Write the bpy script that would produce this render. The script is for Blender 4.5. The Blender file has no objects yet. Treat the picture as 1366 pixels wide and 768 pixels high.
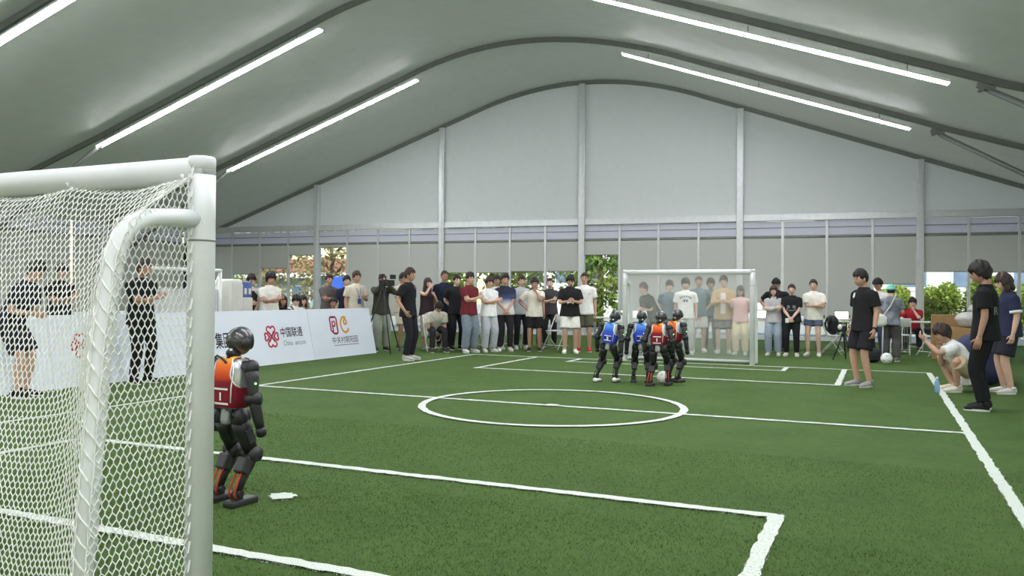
import bpy, bmesh, math, random
import numpy as np
from mathutils import Vector, Matrix
from mathutils.bvhtree import BVHTree

SC = bpy.context.scene
COL = SC.collection
random.seed(7)

# ------------------------------------------------------------------ camera
CAM_LOC = Vector((3.5828, -9.1766, 1.3495))
CAM_YAW, CAM_PITCH, CAM_ROLL, CAM_F = -0.4222, 0.0069, 0.0067, 1087.5
_f = Vector((math.sin(CAM_YAW) * math.cos(CAM_PITCH), math.cos(CAM_YAW) * math.cos(CAM_PITCH), math.sin(CAM_PITCH)))
_r = Vector((math.cos(CAM_YAW), -math.sin(CAM_YAW), 0))
_u = _r.cross(_f)
_r2 = _r * math.cos(CAM_ROLL) + _u * math.sin(CAM_ROLL)
_u2 = -_r * math.sin(CAM_ROLL) + _u * math.cos(CAM_ROLL)
cd = bpy.data.cameras.new('camera')
cam = bpy.data.objects.new('camera', cd)
COL.objects.link(cam)
cam.matrix_world = Matrix(((_r2.x, _u2.x, -_f.x, CAM_LOC.x), (_r2.y, _u2.y, -_f.y, CAM_LOC.y),
                           (_r2.z, _u2.z, -_f.z, CAM_LOC.z), (0, 0, 0, 1)))
cd.sensor_width = 36.0
cd.lens = CAM_F / 1366.0 * 36.0
cd.clip_start, cd.clip_end = 0.05, 500
SC.camera = cam

# ------------------------------------------------------------------ world, sun, exposure
world = bpy.data.worlds.new('world')
SC.world = world
world.use_nodes = True
wn = world.node_tree.nodes
wl = world.node_tree.links
wn.clear()
w_out = wn.new('ShaderNodeOutputWorld')
w_bg = wn.new('ShaderNodeBackground')
w_sky = wn.new('ShaderNodeTexSky')
w_sky.sky_type = 'NISHITA'
w_sky.sun_disc = False
w_sky.sun_elevation = math.radians(48)
w_sky.sun_rotation = math.radians(150)
w_sky.air_density = 1.6
w_sky.dust_density = 1.0
w_bg.inputs[1].default_value = 0.24
wl.new(w_sky.outputs[0], w_bg.inputs[0])
wl.new(w_bg.outputs[0], w_out.inputs[0])

sd = bpy.data.lights.new('sun', 'SUN')
sd.energy = 3.2
sd.angle = math.radians(1.5)
sd.color = (1.0, 0.95, 0.86)
sun = bpy.data.objects.new('sun', sd)
COL.objects.link(sun)
sun.rotation_euler = (math.radians(42), 0, math.radians(35))
SC.view_settings.view_transform = 'Standard'
SC.view_settings.look = 'None'
SC.view_settings.gamma = 1.0
SC.view_settings.use_curve_mapping = False
SC.view_settings.exposure = 0.75
LAMP_POWER = 48.0

# ------------------------------------------------------------------ materials
def s2l(c):
    return tuple((x / 12.92 if x <= 0.04045 else ((x + 0.055) / 1.055) ** 2.4) for x in c)

def hexc(r, g, b):
    return s2l((r / 255.0, g / 255.0, b / 255.0))

MATS = {}
def mat(name, col, rough=0.7, var=0.12, scale=25.0, bump=0.0, bscale=60.0, metal=0.0, spec=0.3, trans=0.0, coat=0.0, detail=3.0):
    """procedural surface: noise-varied base colour, optional bump, optional translucency (cloth, membrane)"""
    if name in MATS:
        return MATS[name]
    m = bpy.data.materials.new(name)
    m.use_nodes = True
    nt = m.node_tree
    n, l = nt.nodes, nt.links
    b = n['Principled BSDF']
    tc = n.new('ShaderNodeTexCoord')
    nz = n.new('ShaderNodeTexNoise')
    nz.inputs['Scale'].default_value = scale
    nz.inputs['Detail'].default_value = detail
    l.new(tc.outputs['Object'], nz.inputs['Vector'])
    rmp = n.new('ShaderNodeValToRGB')
    rmp.color_ramp.elements[0].position = 0.3
    rmp.color_ramp.elements[1].position = 0.7
    rmp.color_ramp.elements[0].color = (*[max(0, c * (1 - var)) for c in col], 1)
    rmp.color_ramp.elements[1].color = (*[min(1, c * (1 + var)) for c in col], 1)
    l.new(nz.outputs['Fac'], rmp.inputs['Fac'])
    l.new(rmp.outputs['Color'], b.inputs['Base Color'])
    b.inputs['Roughness'].default_value = rough
    b.inputs['Metallic'].default_value = metal
    b.inputs['Specular IOR Level'].default_value = spec
    b.inputs['Coat Weight'].default_value = coat
    if bump > 0:
        nb = n.new('ShaderNodeTexNoise')
        nb.inputs['Scale'].default_value = bscale
        nb.inputs['Detail'].default_value = 4
        l.new(tc.outputs['Object'], nb.inputs['Vector'])
        bp = n.new('ShaderNodeBump')
        bp.inputs['Strength'].default_value = min(1.0, bump)
        bp.inputs['Distance'].default_value = 0.02
        l.new(nb.outputs['Fac'], bp.inputs['Height'])
        l.new(bp.outputs['Normal'], b.inputs['Normal'])
    if trans > 0:
        tr = n.new('ShaderNodeBsdfTranslucent')
        l.new(rmp.outputs['Color'], tr.inputs['Color'])
        mx = n.new('ShaderNodeMixShader')
        mx.inputs['Fac'].default_value = trans
        l.new(b.outputs['BSDF'], mx.inputs[1])
        l.new(tr.outputs['BSDF'], mx.inputs[2])
        l.new(mx.outputs['Shader'], n['Material Output'].inputs['Surface'])
    MATS[name] = m
    return m

def mat_emit(name, col, strength):
    m = bpy.data.materials.new(name)
    m.use_nodes = True
    b = m.node_tree.nodes['Principled BSDF']
    b.inputs['Base Color'].default_value = (0.9, 0.9, 0.9, 1)
    b.inputs['Emission Color'].default_value = (*col, 1)
    b.inputs['Emission Strength'].default_value = strength
    return m

def mat_glass(name, tint=(0.93, 0.96, 0.95)):
    m = bpy.data.materials.new(name)
    m.use_nodes = True
    n, l = m.node_tree.nodes, m.node_tree.links
    n.remove(n['Principled BSDF'])
    t = n.new('ShaderNodeBsdfTransparent')
    t.inputs[0].default_value = (*tint, 1)
    g = n.new('ShaderNodeBsdfGlossy')
    g.inputs['Roughness'].default_value = 0.05
    fr = n.new('ShaderNodeFresnel')
    fr.inputs[0].default_value = 1.35
    mx = n.new('ShaderNodeMixShader')
    l.new(fr.outputs[0], mx.inputs[0])
    l.new(t.outputs[0], mx.inputs[1])
    l.new(g.outputs[0], mx.inputs[2])
    l.new(mx.outputs[0], n['Material Output'].inputs['Surface'])
    return m

def mat_gradient(name, stops, rough=0.8, zlo=0.0, zhi=1.0, bump=0.25):
    """colour that changes along the object's own height (dip-dyed cloth, printed vest)"""
    m = bpy.data.materials.new(name)
    m.use_nodes = True
    n, l = m.node_tree.nodes, m.node_tree.links
    b = n['Principled BSDF']
    tc = n.new('ShaderNodeTexCoord')
    sp = n.new('ShaderNodeSeparateXYZ')
    l.new(tc.outputs['Object'], sp.inputs[0])
    mr = n.new('ShaderNodeMapRange')
    mr.inputs['From Min'].default_value = zlo
    mr.inputs['From Max'].default_value = zhi
    l.new(sp.outputs['Z'], mr.inputs['Value'])
    rmp = n.new('ShaderNodeValToRGB')
    el = rmp.color_ramp.elements
    while len(el) < len(stops):
        el.new(0.5)
    for e, (p, c) in zip(el, stops):
        e.position = p
        e.color = (*c, 1)
    l.new(mr.outputs[0], rmp.inputs[0])
    l.new(rmp.outputs[0], b.inputs['Base Color'])
    b.inputs['Roughness'].default_value = rough
    b.inputs['Specular IOR Level'].default_value = 0.24
    nb = n.new('ShaderNodeTexNoise')
    nb.inputs['Scale'].default_value = 22
    l.new(tc.outputs['Object'], nb.inputs['Vector'])
    bp = n.new('ShaderNodeBump')
    bp.inputs['Strength'].default_value = bump
    bp.inputs['Distance'].default_value = 0.02
    l.new(nb.outputs['Fac'], bp.inputs['Height'])
    l.new(bp.outputs['Normal'], b.inputs['Normal'])
    return m

_cloth = {}
def cloth(r, g, b, rough=0.85):
    k = (r, g, b)
    if k not in _cloth:
        _cloth[k] = mat('cloth_%d_%d_%d' % k, hexc(r, g, b), rough, 0.10, 14, 0.35, 16, spec=0.15)
    return _cloth[k]

# ------------------------------------------------------------------ geometry collector
class G:
    def __init__(s):
        s.v = []
        s.f = []
    def add(s, vs, fs):
        o = len(s.v)
        s.v += [tuple(p) for p in vs]
        s.f += [tuple(i + o for i in q) for q in fs]
    def box(s, c, d, rot=None, bev=0.0):
        c = Vector(c)
        hx, hy, hz = d[0] / 2, d[1] / 2, d[2] / 2
        if bev <= 0:
            vs = [Vector((x, y, z)) for x in (-hx, hx) for y in (-hy, hy) for z in (-hz, hz)]
            fs = [(0, 1, 3, 2), (4, 6, 7, 5), (0, 4, 5, 1), (2, 3, 7, 6), (0, 2, 6, 4), (1, 5, 7, 3)]
        else:
            bm = bmesh.new()
            bmesh.ops.create_cube(bm, size=1)
            for q in bm.verts:
                q.co = Vector((q.co.x * d[0], q.co.y * d[1], q.co.z * d[2]))
            bmesh.ops.bevel(bm, geom=bm.edges[:], offset=min(bev, min(d) * 0.48), segments=2, affect='EDGES', profile=0.5)
            bm.verts.index_update()
            vs = [q.co.copy() for q in bm.verts]
            fs = [[q.index for q in f.verts] for f in bm.faces]
            bm.free()
        if rot is not None:
            vs = [rot @ p for p in vs]
        s.add([p + c for p in vs], fs)
    def tube(s, pts, rad, n=10, ax=None, caps=True):
        """loft of rings along pts; rad entries are r or (rx, ry); ax = fixed x axis of the rings"""
        pts = [Vector(p) for p in pts]
        N = len(pts)
        if not isinstance(rad, (list, tuple)):
            rad = [rad] * N
        prev = None
        vs = []
        for i in range(N):
            if i == 0:
                t = pts[1] - pts[0]
            elif i == N - 1:
                t = pts[-1] - pts[-2]
            else:
                t = (pts[i] - pts[i - 1]).normalized() + (pts[i + 1] - pts[i]).normalized()
            if t.length < 1e-9:
                t = Vector((0, 0, 1))
            t.normalize()
            if ax is not None:
                x = Vector(ax)
            elif prev is not None:
                x = prev
            else:
                x = Vector((1, 0, 0)) if abs(t.x) < 0.8 else Vector((0, 1, 0))
            x = x - t * x.dot(t)
            if x.length < 1e-6:
                x = Vector((0, 1, 0)) - t * t.y
            x.normalize()
            y = t.cross(x)
            prev = x
            r = rad[i]
            rx, ry = r if isinstance(r, (tuple, list)) else (r, r)
            for k in range(n):
                a = 2 * math.pi * k / n
                vs.append(pts[i] + x * (rx * math.cos(a)) + y * (ry * math.sin(a)))
        fs = []
        for i in range(N - 1):
            for k in range(n):
                k2 = (k + 1) % n
                fs.append((i * n + k, i * n + k2, (i + 1) * n + k2, (i + 1) * n + k))
        if caps:
            fs.append(tuple(range(n - 1, -1, -1)))
            fs.append(tuple((N - 1) * n + k for k in range(n)))
        s.add(vs, fs)
    def ball(s, c, r, n=12, m=8, rot=None, fn=None):
        c = Vector(c)
        if not isinstance(r, (tuple, list)):
            r = (r, r, r)
        vs = []
        dirs = [(0, 0, -1)]
        for j in range(1, m):
            th = -math.pi / 2 + math.pi * j / m
            for k in range(n):
                a = 2 * math.pi * k / n
                dirs.append((math.cos(th) * math.cos(a), math.cos(th) * math.sin(a), math.sin(th)))
        dirs.append((0, 0, 1))
        for d in dirs:
            if fn:
                p = Vector(fn(*d))
            else:
                p = Vector((d[0] * r[0], d[1] * r[1], d[2] * r[2]))
            vs.append((rot @ p if rot is not None else p) + c)
        fs = [(0, 1 + (k + 1) % n, 1 + k) for k in range(n)]
        for j in range(m - 2):
            for k in range(n):
                a = 1 + j * n + k
                b = 1 + j * n + (k + 1) % n
                fs.append((a, b, b + n, a + n))
        L = len(dirs) - 1
        fs += [(L, 1 + (m - 2) * n + k, 1 + (m - 2) * n + (k + 1) % n) for k in range(n)]
        s.add(vs, fs)
    def mesh(s, name, smooth=False):
        me = bpy.data.meshes.new(name)
        me.from_pydata([tuple(p) for p in s.v], [], s.f)
        me.update()
        if smooth:
            me.polygons.foreach_set('use_smooth', [True] * len(me.polygons))
        return me
    def build(s, name, m, parent=None, smooth=False, loc=None):
        return link(name, s.mesh(name, smooth), m, parent, loc)

def link(name, me, m=None, parent=None, loc=None):
    o = bpy.data.objects.new(name, me)
    COL.objects.link(o)
    if m is not None and me is not None and len(me.materials) == 0:
        me.materials.append(m)
    if parent is not None:
        o.parent = parent
    if loc is not None:
        o.location = loc
    return o

def empty(name, loc=(0, 0, 0), rz=0.0, parent=None):
    o = bpy.data.objects.new(name, None)
    COL.objects.link(o)
    o.location = loc
    o.rotation_euler = (0, 0, rz)
    o.empty_display_size = 0.2
    if parent is not None:
        o.parent = parent
    return o

def tag(o, label=None, cat=None, group=None, kind=None):
    if label:
        o['label'] = label
    if cat:
        o['category'] = cat
    if group:
        o['group'] = group
    if kind:
        o['kind'] = kind
    return o

def copy_tree(o, parent=None):
    c = o.copy()
    COL.objects.link(c)
    c.parent = parent
    for ch in list(o.children):
        copy_tree(ch, c)
    return c

def text_mesh(body, size, align='CENTER', extrude=0.0, bold=0.0, shear=0.0):
    cu = bpy.data.curves.new('lettering', 'FONT')
    cu.body = body
    cu.size = size
    cu.align_x = align
    cu.extrude = extrude
    cu.offset = bold
    cu.shear = shear
    cu.resolution_u = 3
    o = bpy.data.objects.new('lettering_tmp', cu)
    COL.objects.link(o)
    dg = bpy.context.evaluated_depsgraph_get()
    me = bpy.data.meshes.new_from_object(o.evaluated_get(dg))
    bpy.data.objects.remove(o)
    bpy.data.curves.remove(cu)
    return me
# ------------------------------------------------------------------ tent shell (local frame: u across, v along, z up)
TX, TY, TPH = -5.2891, 16.16, 0.0903
TENT = (TX, TY, 0)
HALF, BACK = 15.0, -37.0
def tent_pt(u, v, z=0.0):
    return Vector((TX + u * math.cos(TPH) - v * math.sin(TPH), TY + u * math.sin(TPH) + v * math.cos(TPH), z))

M_ROOF = mat('roof_membrane', hexc(190, 192, 184), 0.55, 0.03, 3.0, 0.05, 5, spec=0.3, trans=0.04)
M_GABLE = mat('gable_fabric', hexc(200, 201, 198), 0.6, 0.02, 4.0, 0.06, 60, spec=0.25, trans=0.13)
M_ALU = mat('aluminium', hexc(200, 202, 203), 0.38, 0.05, 8.0, metal=0.3, spec=0.4)
M_ALUD = mat('dull_aluminium', hexc(128, 130, 126), 0.5, 0.06, 8.0, metal=0.3, spec=0.4)
M_BEAM = mat('beam_grey', hexc(118, 120, 114), 0.55, 0.06, 8.0)
M_BLIND = mat('blind_fabric', hexc(200, 201, 196), 0.85, 0.02, 120.0, 0.08, 400, spec=0.1, trans=0.25)
M_TRANS = mat('transom_film', hexc(212, 212, 222), 0.4, 0.02, 6.0, spec=0.3, trans=0.30)
M_GLASS = mat_glass('window_glass')
M_WHITE = mat('white_paint', hexc(226, 229, 228), 0.42, 0.03, 6.0, spec=0.4)
M_PLASTIC = mat('white_plastic', hexc(214, 214, 208), 0.5, 0.04, 6.0)
M_BLACK = mat('black_plastic', hexc(34, 34, 36), 0.5, 0.15, 20.0)
M_DARKM = mat('dark_metal', hexc(52, 52, 55), 0.4, 0.1, 20.0, metal=0.5)

def roof_z(u):
    """membrane height: straight flanks rounded over the ridge"""
    a = abs(u)
    if a >= 4.0:
        return 7.47 - 0.360 * (a - 4.0)
    return 7.47 + 0.72 - 0.72 * (a / 4.0) ** 2 * 1.0 + 0.12 * (1 - (a / 4.0) ** 2) * 0.6

US = [-15, -12.5, -10, -7.5, -5, -4, -3.5, -3, -2.5, -2, -1.5, -1, -0.5, 0, 0.5, 1, 1.5, 2, 2.5, 3, 3.5, 4, 5, 7.5, 10, 12.5, 15]
def sstep(x):
    x = min(1.0, max(0.0, x))
    return x * x * (3 - 2 * x)
def roof_at(u, v):
    """the ridge falls slightly towards the camera end, more on the side away from the board"""
    d = min(15.0, max(0.0, -v))
    left, right = 0.02 * max(0.0, d - 5.0), 0.033 * d
    k = sstep((u + 3.0) / 6.0)
    return roof_z(u) - (left + (right - left) * k) * (1.0 - sstep((abs(u) - 10.0) / 5.0))

ceiling = tag(empty('ceiling', TENT, TPH), kind='structure')
VS = [0.12, -5.0, -10.0, -15.0, -20.0, -25.0, -30.0, BACK]
for a, b in zip(VS[:-1], VS[1:]):
    g = G()
    vs, fs = [], []
    for j in range(7):
        v = a + (b - a) * j / 6
        sag = 0.05 * math.sin(math.pi * j / 6)
        for u in US:
            vs.append((u, v, roof_at(u, v) + 0.12 - sag))
    n = len(US)
    for j in range(6):
        for i in range(n - 1):
            fs.append((j * n + i, j * n + i + 1, (j + 1) * n + i + 1, (j + 1) * n + i))
    g.add(vs, fs)
    g.build('roof_membrane', M_ROOF, ceiling, True)

def arch(v):
    g = G()
    vs, fs = [], []
    w = 0.035
    for u in US:
        z = roof_at(u, v)
        vs += [(u, v - w, z + 0.10), (u, v + w, z + 0.10), (u, v + w, z - 0.03), (u, v - w, z - 0.03)]
    for i in range(len(US) - 1):
        for k in range(4):
            k2 = (k + 1) % 4
            fs.append((i * 4 + k, i * 4 + k2, (i + 1) * 4 + k2, (i + 1) * 4 + k))
    fs += [(3, 2, 1, 0), tuple(len(vs) - 4 + k for k in range(4))]
    g.add(vs, fs)
    g.build('arch_beam', M_BEAM, ceiling)
    if v > -1 or v < BACK + 1:
        return
    for s in (-1, 1):
        g = G()
        g.tube([(s * 9.75, v, roof_at(s * 9.75, v) - 0.14), (s * 14.9, v, 2.1)], 0.055, 10)
        br = g.build('knee_brace', M_ALUD, ceiling, True)
        g = G()
        g.box((s * 9.7, v, roof_at(s * 9.7, v) - 0.10), (0.30, 0.09, 0.12), Matrix.Rotation(s * 0.45, 3, 'Y'), 0.02)
        g.tube([(s * 9.62, v - 0.07, roof_at(s * 9.7, v) - 0.13), (s * 9.62, v + 0.07, roof_at(s * 9.7, v) - 0.13)], 0.05, 10)
        g.build('brace_bracket', M_ALUD, br)
        g = G()
        g.box((s * 14.9, v, 1.86), (0.2, 0.14, 3.72), None, 0.015)
        g.build('eave_post', M_ALU, ceiling)
for v in VS[:-1]:
    arch(min(v, 0.0))

# far gable: posts every 5 m, eave beam, fabric above, glazing bays of 1.25 m below
BEAM_Z0, BEAM_Z1 = 3.60, 3.82
SILL = 0.12
def gable(name, v, inward, detail):
    w = tag(empty(name, TENT, TPH), kind='structure')
    us = [-15, -10, -5, 0, 5, 10, 15]
    for a, b in zip(us[:-1], us[1:]):
        g = G()
        k = 10
        vs, fs = [], []
        for i in range(k + 1):
            u = a + (b - a) * i / k
            zt = roof_z(u) + 0.16
            for j in range(5):
                vs.append((u, v - inward * 0.02, BEAM_Z1 - 0.05 + (zt - BEAM_Z1 + 0.05) * j / 4))
        for i in range(k):
            for j in range(4):
                fs.append((i * 5 + j, (i + 1) * 5 + j, (i + 1) * 5 + j + 1, i * 5 + j + 1))
        g.add(vs, fs)
        g.build('gable_panel', M_GABLE, w, True)
        g = G()
        g.box(((a + b) / 2, v, (BEAM_Z0 + BEAM_Z1) / 2), (b - a - 0.2, 0.12, BEAM_Z1 - BEAM_Z0), None, 0.012)
        g.box(((a + b) / 2, v - inward * -0.02, BEAM_Z0 + 0.03), (b - a - 0.2, 0.2, 0.03))
        g.build('eave_beam', M_ALU, w)
    for u in us:
        g = G()
        zt = roof_z(u) - 0.02
        g.box((u, v + inward * 0.02, zt / 2), (0.2, 0.22, zt), None, 0.012)
        g.box((u, v + inward * 0.14, zt / 2 - 0.2), (0.09, 0.03, zt - 0.6))
        p = g.build('gable_post', M_ALU, w)
        g = G()
        g.box((u, v + inward * 0.155, 4.75), (0.16, 0.02, 0.3), None, 0.004)
        for q in (-0.08, 0.08):
            g.tube([(u, v + inward * 0.16, 4.75 + q), (u, v + inward * 0.18, 4.75 + q)], 0.018, 8)
        g.build('splice_plate', M_ALU, p)
    return w
wall_back = gable('wall_back', 0.0, -1, True)
wall_front = gable('wall_front', BACK + 0.05, 1, False)

# one glazing bay, built in a frame: s along the wall, d into the room
def bay_meshes():
    L = 1.25
    d = {}
    g = G(); g.box((0, 0, BEAM_Z0 / 2), (0.075, 0.1, BEAM_Z0), None, 0.008); d['mullion'] = g.mesh('mullion')
    g = G(); g.box((L / 2, 0.02, (SILL + 3.14) / 2), (L - 0.08, 0.012, 3.14 - SILL)); d['glass_pane'] = g.mesh('glass_pane')
    g = G(); g.box((L / 2, 0, 3.37), (L - 0.08, 0.01, 0.44)); d['transom_pane'] = g.mesh('transom_pane')
    g = G(); g.box((L / 2, -0.02, 3.145), (L - 0.075, 0.06, 0.045), None, 0.006); d['transom_rail'] = g.mesh('transom_rail')
    g = G(); g.box((L / 2, -0.01, 3.40), (L - 0.075, 0.03, 0.022)); d['transom_bar'] = g.mesh('transom_bar')
    g = G(); g.box((L / 2, 0, SILL / 2), (L - 0.075, 0.09, SILL), None, 0.006); d['base_rail'] = g.mesh('base_rail')
    for k, m in (('mullion', M_ALU), ('glass_pane', M_GLASS), ('transom_pane', M_TRANS), ('transom_rail', M_ALUD), ('transom_bar', M_ALUD), ('base_rail', M_ALU)):
        d[k].materials.append(m)
    return d
BM = bay_meshes()
def glaze(parent, origin, ang, i, first):
    """place the pieces of bay i along a wall"""
    o = Vector(origin) + Vector((math.cos(ang), math.sin(ang), 0)) * (1.25 * i)
    for k, me in BM.items():
        if k == 'mullion' and i % 4 == 0:
            continue
        ob = link(k, me, None, parent, o)
        ob.rotation_euler = (0, 0, ang)
for i in range(24):
    glaze(wall_back, (-15, 0, 0), 0.0, i, i == 0)
for i in range(24):
    glaze(wall_front, (15, BACK + 0.05, 0), math.pi, i, i == 0)
wall_left = tag(empty('wall_left', TENT, TPH), kind='structure')
wall_right = tag(empty('wall_right', TENT, TPH), kind='structure')
for w, s in ((wall_left, -1), (wall_right, 1)):
    for a, b in zip(VS[:-1], VS[1:]):
        g = G()
        g.box((s * 14.97, (a + b) / 2, 3.69), (0.12, abs(b - a) - 0.16, 0.22), None, 0.012)
        g.build('eave_beam', M_ALU, w)
    for i in range(29):
        if s < 0:
            glaze(w, (-15, -0.0 - 36.25, 0), math.pi / 2, i, False)
        else:
            glaze(w, (15, 0, 0), -math.pi / 2, i, False)

# roller blinds (things that hang inside the glass)
def blind_mesh(drop):
    g = G(); g.box((0.625, -0.03, 3.10 - drop / 2), (1.172, 0.004, drop)); f = g.mesh('fabric'); f.materials.append(M_BLIND)
    g = G(); g.tube([(0.05, -0.03, 3.10 - drop), (1.2, -0.03, 3.10 - drop)], 0.012, 8); r = g.mesh('bottom_bar'); r.materials.append(M_ALUD)
    return f, r
g = G(); g.tube([(0.04, -0.03, 3.105), (1.21, -0.03, 3.105)], 0.026, 10); CASS = g.mesh('roller', True); CASS.materials.append(M_ALUD)
_bm = {}
def blind(loc, ang, drop, label, group):
    t = empty('roller_blind', loc, ang)
    tag(t, label, 'blind', group)
    k = round(drop, 2)
    if k not in _bm:
        _bm[k] = blind_mesh(drop)
    link('fabric', _bm[k][0], None, t)
    link('bottom_bar', _bm[k][1], None, t)
    link('roller', CASS, None, t)
BOT = [1.85, 2.02, 2.24, 2.72, 3.0, 0.55, 0.55, 0.55, 2.06, 2.06, 2.10, 2.10, 2.63, 0.85, 0.85, 0.85, 1.14, 0.76, 0.76, 1.70, 2.06, 2.04, 2.04, 2.04]

LBL = {'low': ('grey roller blind drawn almost down to the turf on far glass wall', 'blinds drawn low on the far glass wall'),
       'waist': ('grey roller blind drawn to table height on far glass wall', 'blinds drawn to table height'),
       'mid': ('grey roller blind stopped at head height on far glass wall', 'blinds stopped at head height'),
       'high': ('grey roller blind half raised showing a tall strip of trees', 'half raised blinds'),
       'up': ('grey roller blind rolled right up beside the far gable post', 'rolled up blinds')}
for i in range(24):
    z = BOT[i]
    k = 'low' if z < 0.7 else 'waist' if z < 1.3 else 'mid' if z < 2.3 else 'high' if z < 2.8 else 'up'
    lab, grp = LBL[k]
    where = {0: 'above the spare goal frame', 1: 'above the white cabinet', 2: 'above the seated people', 8: 'above the crowd', 9: 'above the crowd', 10: 'above the crowd', 11: 'above the crowd',
             13: 'behind the far goal', 14: 'behind the far goal', 15: 'behind the far goal', 16: 'beside the far goal', 17: 'behind the tables', 18: 'behind the tables', 19: 'above the mint cap',
             20: 'before the hedge', 21: 'before the hedge', 22: 'before the hedge', 23: 'before the hedge'}.get(i)
    if where:
        lab = lab.replace('on far glass wall', where)
    blind(tent_pt(-15 + 1.25 * i, 0), TPH, 3.10 - z, lab, grp)
for i in range(12, 28):
    blind(tent_pt(-15, -36.25 + 1.25 * i), TPH + math.pi / 2, 2.4, 'grey roller blind drawn low along the side wall behind the board', 'blinds along the side wall')

# LED lamps along the arches
M_LED = mat_emit('led_light', (0.93, 0.95, 1.0), LAMP_POWER)
def lamp(v, u0, u1, label, group):
    s = 1 if u0 > 0 else -1
    um = (u0 + u1) / 2
    L = math.hypot(u1 - u0, roof_z(u1) - roof_z(u0))
    ang = math.atan2(roof_z(u1) - roof_z(u0), u1 - u0)
    t = empty('tube_lamp', tent_pt(um, v, (roof_at(u0, v) + roof_at(u1, v)) / 2 - 0.18))
    t.rotation_euler = Matrix.Rotation(TPH, 3, 'Z').to_4x4().to_euler()
    tag(t, label, 'lamp', group)
    rot = Matrix.Rotation(-ang, 3, 'Y')
    g = G(); g.box((0, 0, 0.0), (L, 0.20, 0.04), rot, 0.006); g.build('housing', M_WHITE, t)
    g = G()
    off = rot @ Vector((0, 0, -0.026))
    g.box(off, (L - 0.04, 0.165, 0.026), rot, 0.006)
    g.build('diffuser', M_LED, t)
    for q in (-L * 0.4, 0, L * 0.4):
        g = G()
        p = rot @ Vector((q, 0, 0.0))
        g.tube([p, p + Vector((0, 0, 0.15))], 0.007, 6)
        g.build('hanger', M_DARKM, t)
for v in (-5, -10, -15, -20, -25, -30):
    lamp(v, -10.05, -3.6, 'long white LED strip lamp under an arch on the side above the white board', 'LED strips above the board side')
    lamp(v, 2.3, 9.15, 'long white LED strip lamp under an arch on the side without the board', 'LED strips away from the board')

# ------------------------------------------------------------------ turf floor and painted lines
def mat_turf():
    m = bpy.data.materials.new('artificial_turf')
    m.use_nodes = True
    n, l = m.node_tree.nodes, m.node_tree.links
    b = n['Principled BSDF']
    tc = n.new('ShaderNodeTexCoord')
    def noise(s, d=4):
        z = n.new('ShaderNodeTexNoise'); z.inputs['Scale'].default_value = s; z.inputs['Detail'].default_value = d
        l.new(tc.outputs['Object'], z.inputs['Vector']); return z
    a = noise(160, 5); c = noise(1.3, 5); d = noise(14, 4)
    r = n.new('ShaderNodeValToRGB')
    r.color_ramp.elements[0].position = 0.3; r.color_ramp.elements[1].position = 0.72
    r.color_ramp.elements[0].color = (*hexc(52, 77, 33), 1); r.color_ramp.elements[1].color = (*hexc(98, 124, 63), 1)
    mx = n.new('ShaderNodeMath'); mx.operation = 'MULTIPLY_ADD'
    l.new(a.outputs['Fac'], mx.inputs[0]); mx.inputs[1].default_value = 0.55
    md = n.new('ShaderNodeMath'); md.operation = 'MULTIPLY_ADD'
    l.new(c.outputs['Fac'], md.inputs[0]); md.inputs[1].default_value = 0.22
    me = n.new('ShaderNodeMath'); me.operation = 'MULTIPLY'
    l.new(d.outputs['Fac'], me.inputs[0]); me.inputs[1].default_value = 0.22
    l.new(me.outputs[0], md.inputs[2]); l.new(md.outputs[0], mx.inputs[2])
    l.new(mx.outputs[0], r.inputs[0]); l.new(r.outputs[0], b.inputs['Base Color'])
    b.inputs['Roughness'].default_value = 0.8
    b.inputs['Specular IOR Level'].default_value = 0.15
    bp = n.new('ShaderNodeBump'); bp.inputs['Strength'].default_value = 0.9; bp.inputs['Distance'].default_value = 0.02
    l.new(a.outputs['Fac'], bp.inputs['Height']); l.new(bp.outputs[0], b.inputs['Normal'])
    return m
M_TURF = mat_turf()
def mat_line():
    m = bpy.data.materials.new('painted_line')
    m.use_nodes = True
    n, l = m.node_tree.nodes, m.node_tree.links
    b = n['Principled BSDF']
    tc = n.new('ShaderNodeTexCoord')
    z = n.new('ShaderNodeTexNoise'); z.inputs['Scale'].default_value = 150; z.inputs['Detail'].default_value = 5
    l.new(tc.outputs['Object'], z.inputs['Vector'])
    r = n.new('ShaderNodeValToRGB')
    r.color_ramp.elements[0].position = 0.34; r.color_ramp.elements[1].position = 0.46
    r.color_ramp.elements[0].color = (*hexc(120, 140, 100), 1); r.color_ramp.elements[1].color = (*hexc(220, 226, 216), 1)
    l.new(z.outputs['Fac'], r.inputs[0]); l.new(r.outputs[0], b.inputs['Base Color'])
    b.inputs['Roughness'].default_value = 0.9
    bp = n.new('ShaderNodeBump'); bp.inputs['Strength'].default_value = 0.8; bp.inputs['Distance'].default_value = 0.015
    l.new(z.outputs['Fac'], bp.inputs['Height']); l.new(bp.outputs[0], b.inputs['Normal'])
    return m
M_LINE = mat_line()
g = G()
NX, NY = 30, 36
vs = [tent_pt(-15 + 30 * i / NX, BACK - BACK * j / NY, 0.0) for j in range(NY + 1) for i in range(NX + 1)]
fs = [(j * (NX + 1) + i, j * (NX + 1) + i + 1, (j + 1) * (NX + 1) + i + 1, (j + 1) * (NX + 1) + i) for j in range(NY) for i in range(NX)]
g.add(vs, fs)
floor = g.build('floor', M_TURF)
tag(floor, kind='structure')

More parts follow.
